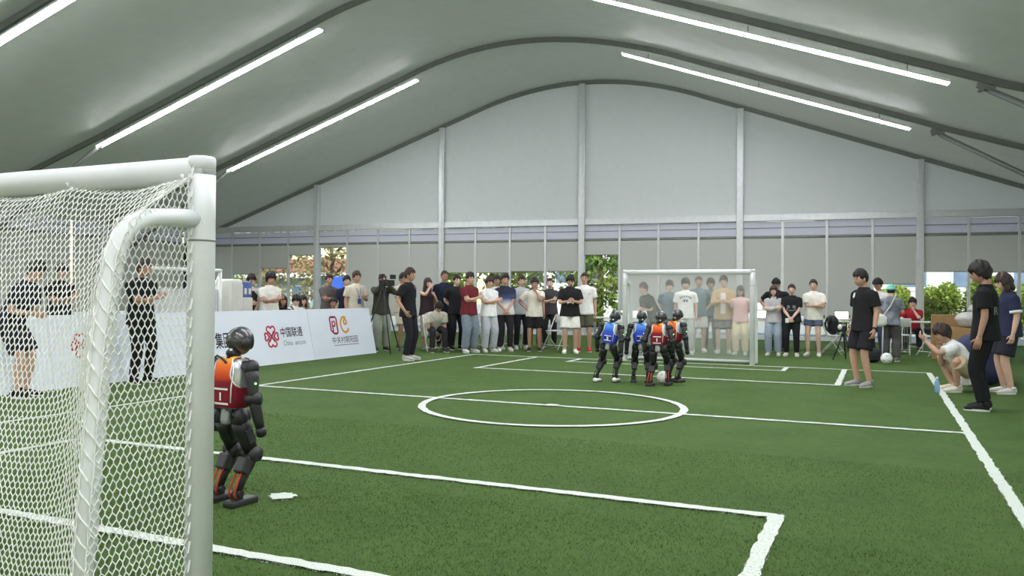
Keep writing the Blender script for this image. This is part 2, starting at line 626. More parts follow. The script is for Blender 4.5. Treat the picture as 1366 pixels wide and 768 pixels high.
LW = 0.088
LINE_SEGS = []
LZ = [0.006]
rl = random.Random(3)
def field_line(name, a, b, w=LW):
    a, b = Vector((*a, 0)), Vector((*b, 0))
    t = (b - a).normalized(); nrm = Vector((-t.y, t.x, 0))
    L = (b - a).length
    k = max(2, int(L / 0.06))
    g = G()
    vs = []
    LZ[0] += 0.0004
    for i in range(k + 1):
        p = a + t * (L * i / k)
        j1, j2 = rl.uniform(-0.011, 0.009), rl.uniform(-0.011, 0.009)
        vs += [p + nrm * (w / 2 + j1) + Vector((0, 0, LZ[0])), p - nrm * (w / 2 + j2) + Vector((0, 0, LZ[0]))]
    g.add(vs, [(2 * i, 2 * i + 1, 2 * i + 3, 2 * i + 2) for i in range(k)])
    LINE_SEGS.append((a.xy, b.xy, w))
    return g.build(name, M_LINE, floor)
WL, WR, YF, PX, PY, GX, GY, CR, NPX, NPY = 4.55, 4.40, 6.90, 3.03, 3.985, 2.035, 6.05, 1.56, 3.025, -3.99
YN = -6.93
h = LW / 2
field_line('touchline', (-WL, YN - h), (-WL, YF + h)); field_line('touchline', (WR, YN - h), (WR, YF + h))
field_line('goal_line', (-WL, YF), (WR, YF)); field_line('goal_line', (-WL, YN), (WR, YN))
field_line('halfway_line', (-WL, 0), (WR, 0))
for sx in (-1, 1):
    field_line('penalty_area_line', (sx * PX, PY - h), (sx * PX, YF)); field_line('penalty_area_line', (sx * NPX, NPY + h), (sx * NPX, YN))
    field_line('goal_area_line', (sx * GX, GY - h), (sx * GX, YF)); field_line('goal_area_line', (sx * GX, -5.92 + h), (sx * GX, YN))
field_line('penalty_area_line', (-PX, PY), (PX, PY)); field_line('penalty_area_line', (-NPX, NPY), (NPX, NPY))
field_line('goal_area_line', (-GX, GY), (GX, GY)); field_line('goal_area_line', (-GX, -5.92), (GX, -5.92))
g = G()
K = 160
vs = []
for i in range(K):
    a = 2 * math.pi * i / K
    for q in (1, -1):
        rr = CR + q * (h + rl.uniform(-0.005, 0.006))
        vs.append((rr * math.cos(a), rr * math.sin(a), 0.0125))
g.add(vs, [(2 * i, 2 * i + 1, (2 * i + 3) % (2 * K), (2 * i + 2) % (2 * K)) for i in range(K)])
g.build('center_circle', M_LINE, floor)
for (mx, my) in ((0.0, 0.0), (0.02, -4.9), (0.02, 4.85)):
    g = G()
    k = 26
    g.add([(mx, my, 0.014)] + [(mx + (0.10 + rl.uniform(-0.035, 0.012)) * math.cos(2 * math.pi * i / k), my + (0.10 + rl.uniform(-0.035, 0.012)) * math.sin(2 * math.pi * i / k), 0.014) for i in range(k)],
          [(0, 1 + i, 1 + (i + 1) % k) for i in range(k)])
    g.build('penalty_mark' if my else 'center_mark', M_LINE, floor)

# loose upright fibres of the turf where single blades can be seen
def blades(name, pts, m, hmin, hmax, label):
    vs, fs = [], []
    r = random.Random(5)
    for (x, y) in pts:
        a = r.uniform(0, math.pi)
        w = r.uniform(0.0016, 0.003)
        hh = r.uniform(hmin, hmax)
        dx, dy = math.cos(a) * w, math.sin(a) * w
        lx, ly = r.uniform(-0.012, 0.012), r.uniform(-0.012, 0.012)
        k = len(vs)
        vs += [(x - dx, y - dy, 0.0), (x + dx, y + dy, 0.0), (x + lx, y + ly, hh)]
        fs.append((k, k + 1, k + 2))
    me = bpy.data.meshes.new(name)
    me.from_pydata(vs, [], fs)
    o = link(name, me, m, floor)
    tag(o, label, kind='stuff')
    return o
def on_line(x, y):
    for (a, b, w) in LINE_SEGS:
        if min(a.x, b.x) - w / 2 <= x <= max(a.x, b.x) + w / 2 and min(a.y, b.y) - w / 2 <= y <= max(a.y, b.y) + w / 2:
            return True
    return math.hypot(x - 0.02, y + 4.9) < 0.095
rb = np.random.RandomState(11)
green, white = [], []
for (x0, x1, y0, y1, den) in ((-2.2, 4.6, -6.9, -4.4, 3600), (-3.2, 4.8, -4.4, -2.0, 1800)):
    nn = int((x1 - x0) * (y1 - y0) * den)
    for x, y in np.column_stack([rb.uniform(x0, x1, nn), rb.uniform(y0, y1, nn)]):
        (white if on_line(x, y) else green).append((x, y))
blades('turf_fibres', green, mat('fibre_green', hexc(80, 105, 48), 0.75, 0.35, 90, spec=0.15), 0.008, 0.019, 'short green artificial grass fibres standing up from the pitch')
wx = []
for (a, b, w) in LINE_SEGS:
    if min(a.y, b.y) < -2 :
        x0, x1, y0, y1 = min(a.x, b.x) - w / 2, max(a.x, b.x) + w / 2, max(-6.9, min(a.y, b.y) - w / 2), min(-2.0, max(a.y, b.y) + w / 2)
        x0, x1 = max(x0, -3.2), min(x1, 4.8)
        if x1 > x0 and y1 > y0:
            nn = int((x1 - x0) * (y1 - y0) * 6000)
            wx += [tuple(q) for q in np.column_stack([rb.uniform(x0, x1, nn), rb.uniform(y0, y1, nn)])]
blades('line_fibres', white + wx, mat('fibre_white', hexc(206, 212, 202), 0.85, 0.15, 90, spec=0.1), 0.006, 0.014, 'short white painted grass fibres along the pitch lines')
# ------------------------------------------------------------------ goals (local frame: front plane y = 0, net towards -y)
GW, GH, PR = 1.26, 1.80, 0.05
TUBE_R = 0.034
M_GOAL = mat('goal_paint', hexc(214, 217, 219), 0.4, 0.03, 6.0, spec=0.4)
M_NET = mat('net_cord', hexc(230, 231, 228), 0.85, 0.08, 60, spec=0.1)
TP = [(-0.03, 1.615), (-0.14, 1.612), (-0.24, 1.60), (-0.305, 1.575), (-0.35, 1.53), (-0.38, 1.45), (-0.42, 1.20), (-0.455, 0.80), (-0.52, 0.0)]
def tube_path(s):
    return [(s * GW, y, z) for y, z in TP]
def tube_at(z):
    """depth of the bent rear tube at height z"""
    for (yb, zb), (ya, za) in zip(TP[:-1], TP[1:]):
        if za <= z <= zb:
            return ya + (yb - ya) * (z - za) / (zb - za)
    return -0.03 if z > 1 else -0.52
NET_TOP, BEND_Y, BEND_Z = 1.77, -0.34, 1.585
def net_back(u, t):
    """u in metres across (-GW..GW), t in 0..1 from crossbar to ground"""
    e = min(GW - abs(u), GW)
    w = math.exp(-(e / 0.16) ** 1.3)
    # middle: hung from the crossbar hooks, bellying down to the rear ground bar
    zm = NET_TOP - (NET_TOP - 0.01) * t - 0.07 * math.sin(math.pi * min(1, t * 1.15)) * (1 - w)
    hook = 0.035 * abs(math.sin(math.pi * (u + GW) / 0.63)) * math.exp(-t * 9)
    zm -= hook
    ym = -0.03 - 0.47 * (t ** 0.62) - 0.03 * math.sin(math.pi * t)
    # edge: over the bent tube
    if t < 0.17:
        k = t / 0.17
        ye, ze = -0.04 + (BEND_Y + 0.04) * k, NET_TOP + (BEND_Z - NET_TOP) * k
    else:
        k = (t - 0.17) / 0.83
        ze = BEND_Z * (1 - k) + 0.01
        ye = min(BEND_Y, tube_at(min(1.55, ze)) - 0.036)
    return (u + 0.0, ym * (1 - w) + ye * w, max(0.012, zm * (1 - w) + ze * w))
def net_side(s):
    def fn(a, t):
        """a 0..1 post to tube, t 0..1 top to ground"""
        z = NET_TOP - (NET_TOP - 0.015) * t
        yt = min(BEND_Y, tube_at(min(z, 1.55)) - 0.02) if z < BEND_Z else -0.06 + (BEND_Y + 0.06) * (NET_TOP - z) / (NET_TOP - BEND_Z)
        y = -0.055 - 0.50 * a
        if y < yt - 0.028:
            return None
        y = max(y, yt)
        return (s * (GW + 0.012 * math.sin(math.pi * a) + 0.036 * a), y, z)
    return fn
def hexnet(g, fn, ulen, vlen, u0, u1, cw, rh, rad=0.0023, jit=0.0015, seed=1):
    """knotted hexagonal mesh laid on a surface: every cord a thin three-sided prism"""
    r = random.Random(seed)
    cols = int(round(ulen / cw))
    rows = int(round(vlen / rh))
    P = {}
    def node(i, j, k):
        key = (i, j, k)
        if key in P:
            return P[key]
        off = 0.5 if j % 2 else 0.0
        a = (i + off) / cols
        tt = (j + (0.0 if k == 0 else 0.42)) / rows
        a = min(1, max(0, a)); tt = min(1, max(0, tt))
        p = fn(u0 + (u1 - u0) * a, tt)
        if p is None:
            P[key] = None
            return None
        p = Vector(p) + Vector((r.uniform(-jit, jit), r.uniform(-jit, jit), r.uniform(-jit, jit)))
        P[key] = p
        return p
    edges = []
    for j in range(rows):
        for i in range(cols + 1):
            edges.append((node(i, j, 0), node(i, j, 1)))
            if j + 1 <= rows:
                if j % 2 == 0:
                    nb = [(i, j + 1, 0), (i - 1, j + 1, 0)]
                else:
                    nb = [(i, j + 1, 0), (i + 1, j + 1, 0)]
                for q in nb:
                    if 0 <= q[0] <= cols:
                        edges.append((node(i, j, 1), node(*q)))
    for a, b in edges:
        if a is None or b is None:
            continue
        d = b - a
        if d.length < 1e-5:
            continue
        d.normalize()
        x = d.cross(Vector((0.3, 0.9, 0.2)))
        if x.length < 1e-3:
            x = d.cross(Vector((1, 0, 0)))
        x.normalize()
        y = d.cross(x)
        o = len(g.v)
        for p in (a, b):
            for q in range(3):
                an = 2 * math.pi * q / 3
                g.v.append(tuple(p + x * (rad * math.cos(an)) + y * (rad * math.sin(an))))
        for q in range(3):
            q2 = (q + 1) % 3
            g.f.append((o + q, o + q2, o + 3 + q2, o + 3 + q))

def make_goal(loc, rz, label):
    t = empty('soccer_goal', loc, rz)
    tag(t, label, 'goal', 'soccer goals')
    for s in (-1, 1):
        g = G(); g.tube([(s * GW, 0, 0.0), (s * GW, 0, 1.62), (s * GW, 0, GH)], PR, 20)
        p = g.build('post', M_GOAL, t, True)
        g = G(); g.tube([(s * GW, 0, 1.535), (s * GW, 0, 1.541)], PR + 0.0015, 20)
        g.build('joint_ring', M_ALUD, p, True)
        g = G(); g.tube([(s * GW, 0, GH - 0.02), (s * GW, 0, GH + PR * 0.80), (s * GW, 0, GH + PR * 0.97), (s * GW, 0, GH + PR)], [PR, PR, PR * 0.9, PR * 0.7], 20); g.build('corner_elbow', M_GOAL, p, True)
        g = G(); g.tube(tube_path(s), TUBE_R, 12); g.build('rear_tube', M_GOAL, t, True)
        g = G(); g.box((s * GW, -0.27, 0.03), (0.06, 0.50, 0.05), None, 0.015); g.build('ground_bar', M_GOAL, t)
    g = G(); g.tube([(-GW - 0.01, 0, GH), (GW + 0.01, 0, GH)], PR, 20); g.build('crossbar', M_GOAL, t, True)
    g = G(); g.tube([(-GW, -0.52, 0.03), (GW, -0.52, 0.03)], 0.03, 12); g.build('rear_ground_bar', M_GOAL, t, True)
    for k in range(5):
        x = -GW + 0.63 * k
        g = G(); g.tube([(x * 0.97, -0.03, GH - 0.03), (x * 0.97, -0.055, GH - 0.045), (x * 0.97, -0.06, GH - 0.02)], 0.006, 6); g.build('net_hook', M_PLASTIC, t, True)
    g = G()
    hexnet(g, net_back, 2 * GW, 1.95, -GW, GW, 0.0262, 0.0250, seed=1)
    nb = g.build('net', M_NET, t)
    tag(nb, kind='stuff')
    for s in (-1, 1):
        g = G()
        hexnet(g, net_side(s), 0.50, 1.76, 0.0, 1.0, 0.0285, 0.0262, seed=2 + s)
        # lacing that ties the side net to the post
        for k in range(26):
            z = 0.05 + k * 0.068
            g.tube([(s * GW - 0.01, -0.048, z), (s * (GW + 0.012), -0.062, z + 0.012), (s * GW + 0.008, -0.05, z + 0.05)], 0.0035, 4)
        sn = g.build('side_net', M_NET, t)
        tag(sn, kind='stuff')
        g = G()
        # net bunched over the tube
        for k in range(4):
            rr = random.Random(k)
            pts = []
            for q in range(40):
                z = 1.50 * (1 - q / 39.0) + 0.02
                a = q * 0.9 + k * 1.6
                pts.append((s * GW + 0.037 * math.cos(a), tube_at(z) + 0.037 * math.sin(a), z))
            g.tube(pts, 0.0032, 4)
        bn = g.build('net_edge_cord', M_NET, t)
        tag(bn, kind='stuff')
    return t
make_goal((0.03, -6.89, 0), 0.0, 'white soccer goal with draped net standing close beside the dark robot in the red vest')
make_goal((0.12, 6.99, 0), math.pi, 'white soccer goal with people watching from behind its net')

# ------------------------------------------------------------------ sponsor board (one panel is one thing)
M_BOARD = mat('board_print', hexc(218, 224, 238), 0.35, 0.015, 3, spec=0.4)
M_INK = mat('board_ink', hexc(48, 44, 58), 0.5, 0.1, 30)
M_INKG = mat('board_ink_grey', hexc(130, 132, 140), 0.5, 0.1, 30)
M_RED = mat('board_red', hexc(176, 22, 52), 0.45, 0.06, 30)
M_WINE = mat('board_wine', hexc(142, 24, 52), 0.45, 0.06, 30)
M_GOLD = mat('board_gold', hexc(206, 150, 62), 0.45, 0.1, 30)
M_BOARDB = mat('board_back', hexc(30, 30, 34), 0.6, 0.1, 20)
BX, BLEAN, BHT = -6.68, 0.22, 1.03
TILT = math.asin(BLEAN / BHT)
BROT = Matrix.Rotation(math.radians(90), 3, 'Z')          # s axis runs along world +y
def board(y0, y1, label):
    """panel local frame: s along the board (world +y), w up the face; origin at the foot"""
    t = empty('sponsor_board', (BX, y0, 0))
    tag(t, label, 'board', 'white sponsor boards beside the pitch')
    f = empty('face_frame', (0, 0, 0), 0, t) if False else None
    L = y1 - y0
    g = G()
    for k in range(2):
        pass
    tx = lambda s, w, d=0.0: (-w * math.sin(TILT) + d * math.cos(TILT), s, w * math.cos(TILT) + d * math.sin(TILT))
    c = [(0.004, L - 0.004), (0.0, BHT)]
    vs = [tx(s, w, d) for d in (-0.02, 0.0) for s in (0.005, L - 0.005) for w in (0.0, BHT)]
    g.add(vs, [(0, 1, 3, 2), (4, 6, 7, 5), (0, 4, 5, 1), (2, 3, 7, 6), (0, 2, 6, 4), (1, 5, 7, 3)])
    g.build('panel', M_BOARD, t)
    g = G()
    b0 = -0.62
    vs = [(-BLEAN - 0.03, s, 0.99) for s in (0.01, L - 0.01)] + [(b0, s, 0.0) for s in (0.01, L - 0.01)]
    vs += [(x - 0.02, y, z) for (x, y, z) in vs]
    g.add(vs, [(0, 1, 3, 2), (4, 6, 7, 5), (0, 4, 5, 1), (2, 3, 7, 6), (0, 2, 6, 4), (1, 5, 7, 3)])
    g.build('rear_panel', M_BOARDB, t)
    for s in (0.02, L - 0.02):
        g = G(); g.tube([tx(s, 0.0, -0.035), tx(s, BHT - 0.02, -0.035)], 0.014, 8); g.build('side_rail', M_BOARDB, t)
    return t, tx, L
def on_board(parent, tx, me, name, m, s0, w0, sx=1.0, sy=1.0, depth=0.004):
    for v in me.vertices:
        v.co = Vector(tx(s0 + v.co.x * sx, w0 + v.co.y * sy, depth))
    me.update()
    return link(name, me, m, parent)
def flat_path(pts, w, closed=False):
    """ribbon of width w along 2-d points (x along the board, y up)"""
    me = bpy.data.meshes.new('stroke')
    n = len(pts)
    vs, fs = [], []
    for i in range(n):
        if closed:
            a, b = pts[i - 1], pts[(i + 1) % n]
        else:
            a, b = pts[max(0, i - 1)], pts[min(n - 1, i + 1)]
        dx, dy = b[0] - a[0], b[1] - a[1]
        q = math.hypot(dx, dy) or 1
        nx, ny = -dy / q * w / 2, dx / q * w / 2
        vs += [(pts[i][0] + nx, pts[i][1] + ny, 0), (pts[i][0] - nx, pts[i][1] - ny, 0)]
    for i in range(n if closed else n - 1):
        j = (i + 1) % n
        fs.append((2 * i, 2 * i + 1, 2 * j + 1, 2 * j))
    me.from_pydata(vs, [], fs)
    return me
def heart_loop(cx, cy, r, ang, n=26):
    """open heart with its point at (cx, cy), lobes away from it along ang"""
    out = []
    for i in range(n + 1):
        t = math.pi * 2 * i / n
        x = 16 * math.sin(t) ** 3 / 17.0
        y = (13 * math.cos(t) - 5 * math.cos(2 * t) - 2 * math.cos(3 * t) - math.cos(4 * t)) / 17.0 + 1.0
        x, y = x * r, y * r
        ca, sa = math.cos(ang - math.pi / 2), math.sin(ang - math.pi / 2)
        out.append((cx + x * ca - y * sa, cy + x * sa + y * ca))
    return out
def knot_logo(parent, tx, s, w, k):
    """red endless-knot flower: two tall hearts crossing and two small side loops"""
    for (cx, cy, r, a) in ((0.0, -0.01, 0.12, math.pi / 2), (0.0, 0.01, 0.12, -math.pi / 2), (0.055, 0.0, 0.075, 0.0), (-0.055, 0.0, 0.075, math.pi)):
        on_board(parent, tx, flat_path([(x * k, y * k) for x, y in heart_loop(cx, cy, r, a)], 0.034 * k), 'emblem', M_RED, s, w)
    for q in (1, -1):
        on_board(parent, tx, flat_path([(-0.075 * k * q, -0.1 * k), (0, 0), (0.075 * k * q, 0.1 * k)], 0.034 * k), 'emblem', M_RED, s, w)

p1, tx, L = board(-4.20, -1.55, 'white sponsor board behind the person in dark shorts')
p2, tx, L = board(-1.55, 1.10, 'white sponsor board with red round emblem behind the person in black')
knot_logo(p2, tx, 0.48, 0.58, 0.85)
ring = [(0.13 * math.cos(a), 0.15 * math.sin(a)) for a in [math.radians(d) for d in range(40, 330, 12)]]
on_board(p2, tx, flat_path(ring, 0.045), 'emblem', M_RED, 0.80, 0.57)
p3, tx, L = board(1.10, 4.08, 'white sponsor board with red knot emblem and Chinese lettering')
on_board(p3, tx, text_mesh('集团', 0.30, 'LEFT', 0, 0.004), 'lettering', M_INK, 0.40, 0.40, 0.62, 1.0)
knot_logo(p3, tx, 1.83, 0.525, 1.0)
on_board(p3, tx, text_mesh('中国联通', 0.205, 'LEFT', 0, 0.002), 'lettering', M_INK, 2.08, 0.515, 0.80, 1.0)
on_board(p3, tx, text_mesh('China', 0.14, 'LEFT'), 'lettering', M_INKG, 2.13, 0.335, 0.80, 1.0)
on_board(p3, tx, text_mesh('unicom', 0.14, 'LEFT'), 'lettering', M_INKG, 2.46, 0.335, 0.80, 1.0)
p4, tx, L = board(4.08, 6.28, 'white sponsor board at the end of the row with wine and gold emblems')
q = [(-0.11, 0.16), (-0.085, 0.19), (0.085, 0.19), (0.11, 0.16), (0.11, -0.13), (0.085, -0.16), (-0.02, -0.16), (-0.11, -0.09)]
on_board(p4, tx, flat_path(q, 0.045, True), 'emblem', M_WINE, 0.80, 0.66)
on_board(p4, tx, flat_path([(-0.04, -0.14), (-0.04, 0.10), (0.03, 0.10), (0.05, 0.05), (0.03, 0.0), (-0.02, 0.0)], 0.04), 'emblem', M_WINE, 0.80, 0.66)
arc = [(0.135 * math.cos(a), 0.165 * math.sin(a)) for a in [math.radians(d) for d in range(55, 336, 12)]]
on_board(p4, tx, flat_path(arc, 0.05), 'emblem', M_GOLD, 1.18, 0.68)
arc = [(0.05 * math.cos(a), 0.06 + 0.05 * math.sin(a)) for a in [math.radians(d) for d in range(0, 360, 20)]]
on_board(p4, tx, flat_path(arc, 0.05, True), 'emblem', M_GOLD, 1.21, 0.68)
on_board(p4, tx, text_mesh('中关村朝阳园', 0.16, 'LEFT', 0, 0.0), 'lettering', M_INK, 0.66, 0.30, 0.96, 1.0)
on_board(p4, tx, flat_path([(0, 0), (0.86, 0)], 0.016), 'rule_line', M_INKG, 0.72, 0.25)
# ------------------------------------------------------------------ two-bone helper
def ik(a, b, l1, l2, pole):
    a, b, pole = Vector(a), Vector(b), Vector(pole)
    d = b - a
    L = min(d.length, 0.998 * (l1 + l2))
    L = max(L, abs(l1 - l2) + 1e-3)
    n = d.normalized()
    b = a + n * L
    x = (l1 * l1 - l2 * l2 + L * L) / (2 * L)
    hh = math.sqrt(max(0, l1 * l1 - x * x))
    p = pole - n * pole.dot(n)
    if p.length < 1e-6:
        p = Vector((0, 1, 0))
    p.normalize()
    return a + n * x + p * hh, b

def axes_rot(z, yhint):
    z = Vector(z).normalized()
    y = Vector(yhint) - z * Vector(yhint).dot(z)
    y.normalize()
    x = y.cross(z)
    return Matrix(((x.x, y.x, z.x), (x.y, y.y, z.y), (x.z, y.z, z.z)))

# ------------------------------------------------------------------ soccer robots
M_RB = mat('robot_black', hexc(31, 31, 34), 0.45, 0.12, 18, spec=0.45)
M_RB2 = mat('robot_charcoal', hexc(44, 43, 46), 0.5, 0.1, 18, spec=0.4)
M_RG = mat('robot_grey', hexc(156, 158, 160), 0.4, 0.06, 12, metal=0.3)
M_RS = mat('robot_silver', hexc(178, 182, 184), 0.3, 0.08, 12, metal=0.6)
M_HEAD = mat('robot_head', hexc(50, 49, 54), 0.3, 0.06, 8, spec=0.6, coat=0.5)
M_CABLE = mat('orange_cable', hexc(172, 66, 38), 0.5, 0.1, 20)
M_GREEN = mat_emit('status_led', (0.15, 1.0, 0.1), 3.0)
M_PIPE = mat('vest_piping', hexc(228, 226, 222), 0.7, 0.04, 20)
V_RED = mat_gradient('vest_red', [(0.0, hexc(112, 22, 40)), (0.42, hexc(122, 24, 38)), (0.50, hexc(196, 62, 30)), (0.75, hexc(232, 112, 40)), (1.0, hexc(240, 196, 70))], 0.65, 0.66, 1.0, 0.1)
V_BLUE = mat_gradient('vest_blue', [(0.0, hexc(46, 70, 190)), (0.45, hexc(52, 84, 205)), (0.75, hexc(88, 150, 222)), (1.0, hexc(120, 180, 232))], 0.65, 0.66, 1.0, 0.1)
M_VPATCH_R = mat('vest_patch_red', hexc(120, 18, 34), 0.7, 0.05, 20)
M_VPATCH_B = mat('vest_patch_blue', hexc(34, 36, 110), 0.7, 0.05, 20)

def sq_ring(rx, ry, n=28, p=3.2):
    out = []
    for i in range(n):
        a = 2 * math.pi * i / n
        c, s = math.cos(a), math.sin(a)
        out.append((rx * math.copysign(abs(c) ** (2 / p), c), ry * math.copysign(abs(s) ** (2 / p), s)))
    return out
TORSO = [(0.655, 0.085, 0.070), (0.70, 0.105, 0.082), (0.80, 0.118, 0.090), (0.90, 0.122, 0.090), (0.955, 0.112, 0.080), (0.985, 0.080, 0.062)]
def torso_r(z):
    for (a, b) in zip(TORSO[:-1], TORSO[1:]):
        if a[0] <= z <= b[0]:
            k = (z - a[0]) / (b[0] - a[0])
            return a[1] + (b[1] - a[1]) * k, a[2] + (b[2] - a[2]) * k
    return TORSO[-1][1:]
def torso_pt(a, z, off, p=3.2):
    rx, ry = torso_r(z)
    c, s = math.cos(a), math.sin(a)
    rx += off; ry += off
    return Vector((rx * math.copysign(abs(c) ** (2 / p), c), ry * math.copysign(abs(s) ** (2 / p), s), z))

def robot(name, loc, rz, label, vest, number, feet, arms, lean=0.06, pelvis=0.62, head_yaw=0.0, head_pitch=0.0, white_shoes=False, k=1.0, side=0.0, cable=None):
    """feet: {-1: (x, y, z), 1: ...} ankle targets; arms: {-1: (x, y, z), 1: ...} wrist targets relative to the body"""
    t = empty(name, loc, rz)
    t.scale = (k, k, k)
    tag(t, label, 'robot', 'humanoid soccer robots')
    # upper body is built upright then leant about the pelvis
    piv = Vector((0, 0, 0.62))
    R = Matrix.Rotation(side, 3, 'Y') @ Matrix.Rotation(-lean, 3, 'X')
    dz = pelvis - 0.62
    def B(p):
        return R @ (Vector(p) - piv) + piv + Vector((0, 0, dz))
    def put(g, nm, m, par=t, smooth=False, body=True):
        if body:
            g.v = [tuple(B(p)) for p in g.v]
        return g.build(nm, m, par, smooth)
    # pelvis
    g = G(); g.box((0, -0.005, 0.615), (0.085, 0.12, 0.13), None, 0.03); put(g, 'pelvis', M_RG)
    g = G(); g.tube([(0, 0, 0.655), (0, 0, 0.70)], 0.055, 14); put(g, 'waist', M_RB, smooth=True)
    for s in (-1, 1):
        g = G(); pts = [(s * 0.03, -0.07, 0.655), (s * 0.06, -0.10, 0.66), (s * 0.09, -0.09, 0.65), (s * 0.085, -0.06, 0.60)]
        g.tube(pts, 0.007, 6); put(g, 'cable_loop', M_RB, smooth=True)
    # torso core
    g = G()
    vs, fs = [], []
    n = 28
    for (z, rx, ry) in TORSO:
        vs += [(x, y, z) for x, y in sq_ring(rx, ry, n)]
    for j in range(len(TORSO) - 1):
        for i in range(n):
            i2 = (i + 1) % n
            fs.append((j * n + i, j * n + i2, (j + 1) * n + i2, (j + 1) * n + i))
    fs += [tuple(range(n - 1, -1, -1)), tuple((len(TORSO) - 1) * n + i for i in range(n))]
    g.add(vs, fs)
    tor = put(g, 'torso', M_RS, smooth=True)
    # vest: lower band all round, bib panels front and back, shoulder straps
    vm = V_RED if vest == 'red' else V_BLUE
    g = G()
    off = 0.008
    nz = 6
    z0, z1 = 0.665, 0.80
    vs, fs = [], []
    for j in range(nz + 1):
        for i in range(40):
            vs.append(torso_pt(2 * math.pi * i / 40, z0 + (z1 - z0) * j / nz, off))
    for j in range(nz):
        for i in range(40):
            i2 = (i + 1) % 40
            fs.append((j * 40 + i, j * 40 + i2, (j + 1) * 40 + i2, (j + 1) * 40 + i))
    g.add(vs, fs)
    def half(z):
        k = (z - 0.80) / 0.185
        return math.radians(74) * (1 - 0.66 * min(1, k * 2.6) ** 0.5) if k < 0.5 else math.radians(74) * (0.34 + 0.16 * (k - 0.5))
    edges = []
    for c in (-math.pi / 2, math.pi / 2):
        vs, fs = [], []
        le, re = [], []
        for j in range(13):
            z = 0.80 + 0.185 * j / 12
            hw = half(z)
            for i in range(13):
                vs.append(torso_pt(c + hw * (2 * i / 12 - 1), z, off))
            le.append(torso_pt(c - hw, z, off + 0.002)); re.append(torso_pt(c + hw, z, off + 0.002))
        for j in range(12):
            for i in range(12):
                fs.append((j * 13 + i, j * 13 + i + 1, (j + 1) * 13 + i + 1, (j + 1) * 13 + i))
        g.add(vs, fs)
        edges += [le, re]
    for s in (-1, 1):
        vs = []
        for q in range(7):
            a = math.pi * q / 6
            yy = -0.066 * math.cos(a)
            zz = 0.985 + 0.016 * math.sin(a)
            vs += [(s * 0.030, yy, zz), (s * 0.076, yy, zz - 0.004)]
        g.add(vs, [(2 * i, 2 * i + 1, 2 * i + 3, 2 * i + 2) for i in range(6)])
    ve = put(g, 'vest', vm, smooth=True)
    for e in edges:
        g = G(); g.tube(e, 0.0045, 6); put(g, 'piping', M_PIPE, ve, True)
    # number block on the back
    yb = -0.0
    def decal(pts, nm, m, d):
        vs = []
        for (x, z) in pts:
            rx, ry = torso_r(z)
            q = min(0.999, abs(x) / (rx + off))
            y = -(ry + off) * (1 - q ** 3.2) ** (1 / 3.2) - d
            vs.append((x, y, z))
        return vs
    def rect(x0, x1, z0, z1, nm, m, d):
        g = G(); k = 6
        vs = []
        for i in range(k + 1):
            for z in (z0, z1):
                vs.append((x0 + (x1 - x0) * i / k, z))
        g.add(decal(vs, nm, m, d), [(2 * i, 2 * i + 2, 2 * i + 3, 2 * i + 1) for i in range(k)])
        put(g, nm, m, ve)
    if vest == 'red':
        rect(-0.062, 0.062, 0.685, 0.795, 'number_patch', M_VPATCH_R, 0.002)
        rect(-0.064, 0.064, 0.780, 0.793, 'patch_bar', M_PIPE, 0.004)
        rect(-0.064, 0.064, 0.684, 0.698, 'patch_bar', M_PIPE, 0.004)
    else:
        rect(-0.060, 0.060, 0.700, 0.785, 'number_patch', M_VPATCH_B, 0.002)
        rect(-0.058, 0.058, 0.772, 0.784, 'patch_bar', M_PIPE, 0.004)
        rect(-0.058, 0.058, 0.700, 0.712, 'patch_bar', M_PIPE, 0.004)
    me = text_mesh(number, 0.064, 'CENTER', 0.0, 0.0045)
    g = G()
    # seen from behind the robot, so x runs the other way round
    vs = [(v.co.x, v.co.y + 0.716) for v in me.vertices]
    fs = [tuple(p.vertices) for p in me.polygons]
    bpy.data.meshes.remove(me)
    g.add(decal(vs, 'n', None, 0.005), fs)
    put(g, 'number', M_PIPE, ve)
    # cable across the shoulders
    g = G(); g.tube([(-0.13, -0.05, 0.985), (-0.08, -0.075, 1.0), (-0.02, -0.085, 0.985), (0.03, -0.09, 0.955)], 0.007, 8); put(g, 'shoulder_cable', M_RB, smooth=True)
    g = G(); g.tube([(0.085, -0.085, 0.70), (0.09, -0.092, 0.80), (0.095, -0.088, 0.88), (0.08, -0.075, 0.96)], 0.0045, 6); put(g, 'side_cable', M_PIPE, smooth=True)
    # neck and head
    g = G(); g.tube([(0, -0.005, 0.975), (0, -0.005, 1.00), (0, 0.0, 1.035)], [0.050, 0.044, 0.040], 14)
    g.ball((0, -0.022, 1.02), (0.042, 0.040, 0.034), 14, 8); put(g, 'neck', M_RB, smooth=True)
    g = G(); g.box((0.03, -0.06, 1.043), (0.022, 0.006, 0.016), None, 0.002); put(g, 'neck_label', M_PIPE)
    HR = Matrix.Rotation(head_yaw, 3, 'Z') @ Matrix.Rotation(-head_pitch, 3, 'X')
    hc = Vector((0.012, 0.035, 1.102))
    def hf(x, y, z):
        w = 1.0 - 0.25 * max(0, -z) ** 1.5
        yy = y * (0.098 if y < 0 else 0.092)
        if y > 0.55:
            yy = 0.092 * (0.55 + (y - 0.55) * 0.55)
        return (x * 0.080 * w, yy * (1 - 0.28 * max(0, -z) ** 2), z * 0.094)
    g = G(); g.ball((0, 0, 0), 1, 26, 18, None, hf); g.v = [tuple(HR @ Vector(p) + hc) for p in g.v]
    hd = put(g, 'head', M_HEAD, smooth=True)
    g = G(); g.tube([(0, -0.02, 0.0925), (0, 0.02, 0.0935), (0, 0.05, 0.080)], [0.002, 0.002, 0.002], 6)
    pts = [hf(math.cos(a) * 0.0, math.sin(a), math.cos(a)) for a in [math.radians(d) for d in range(-110, 60, 10)]]
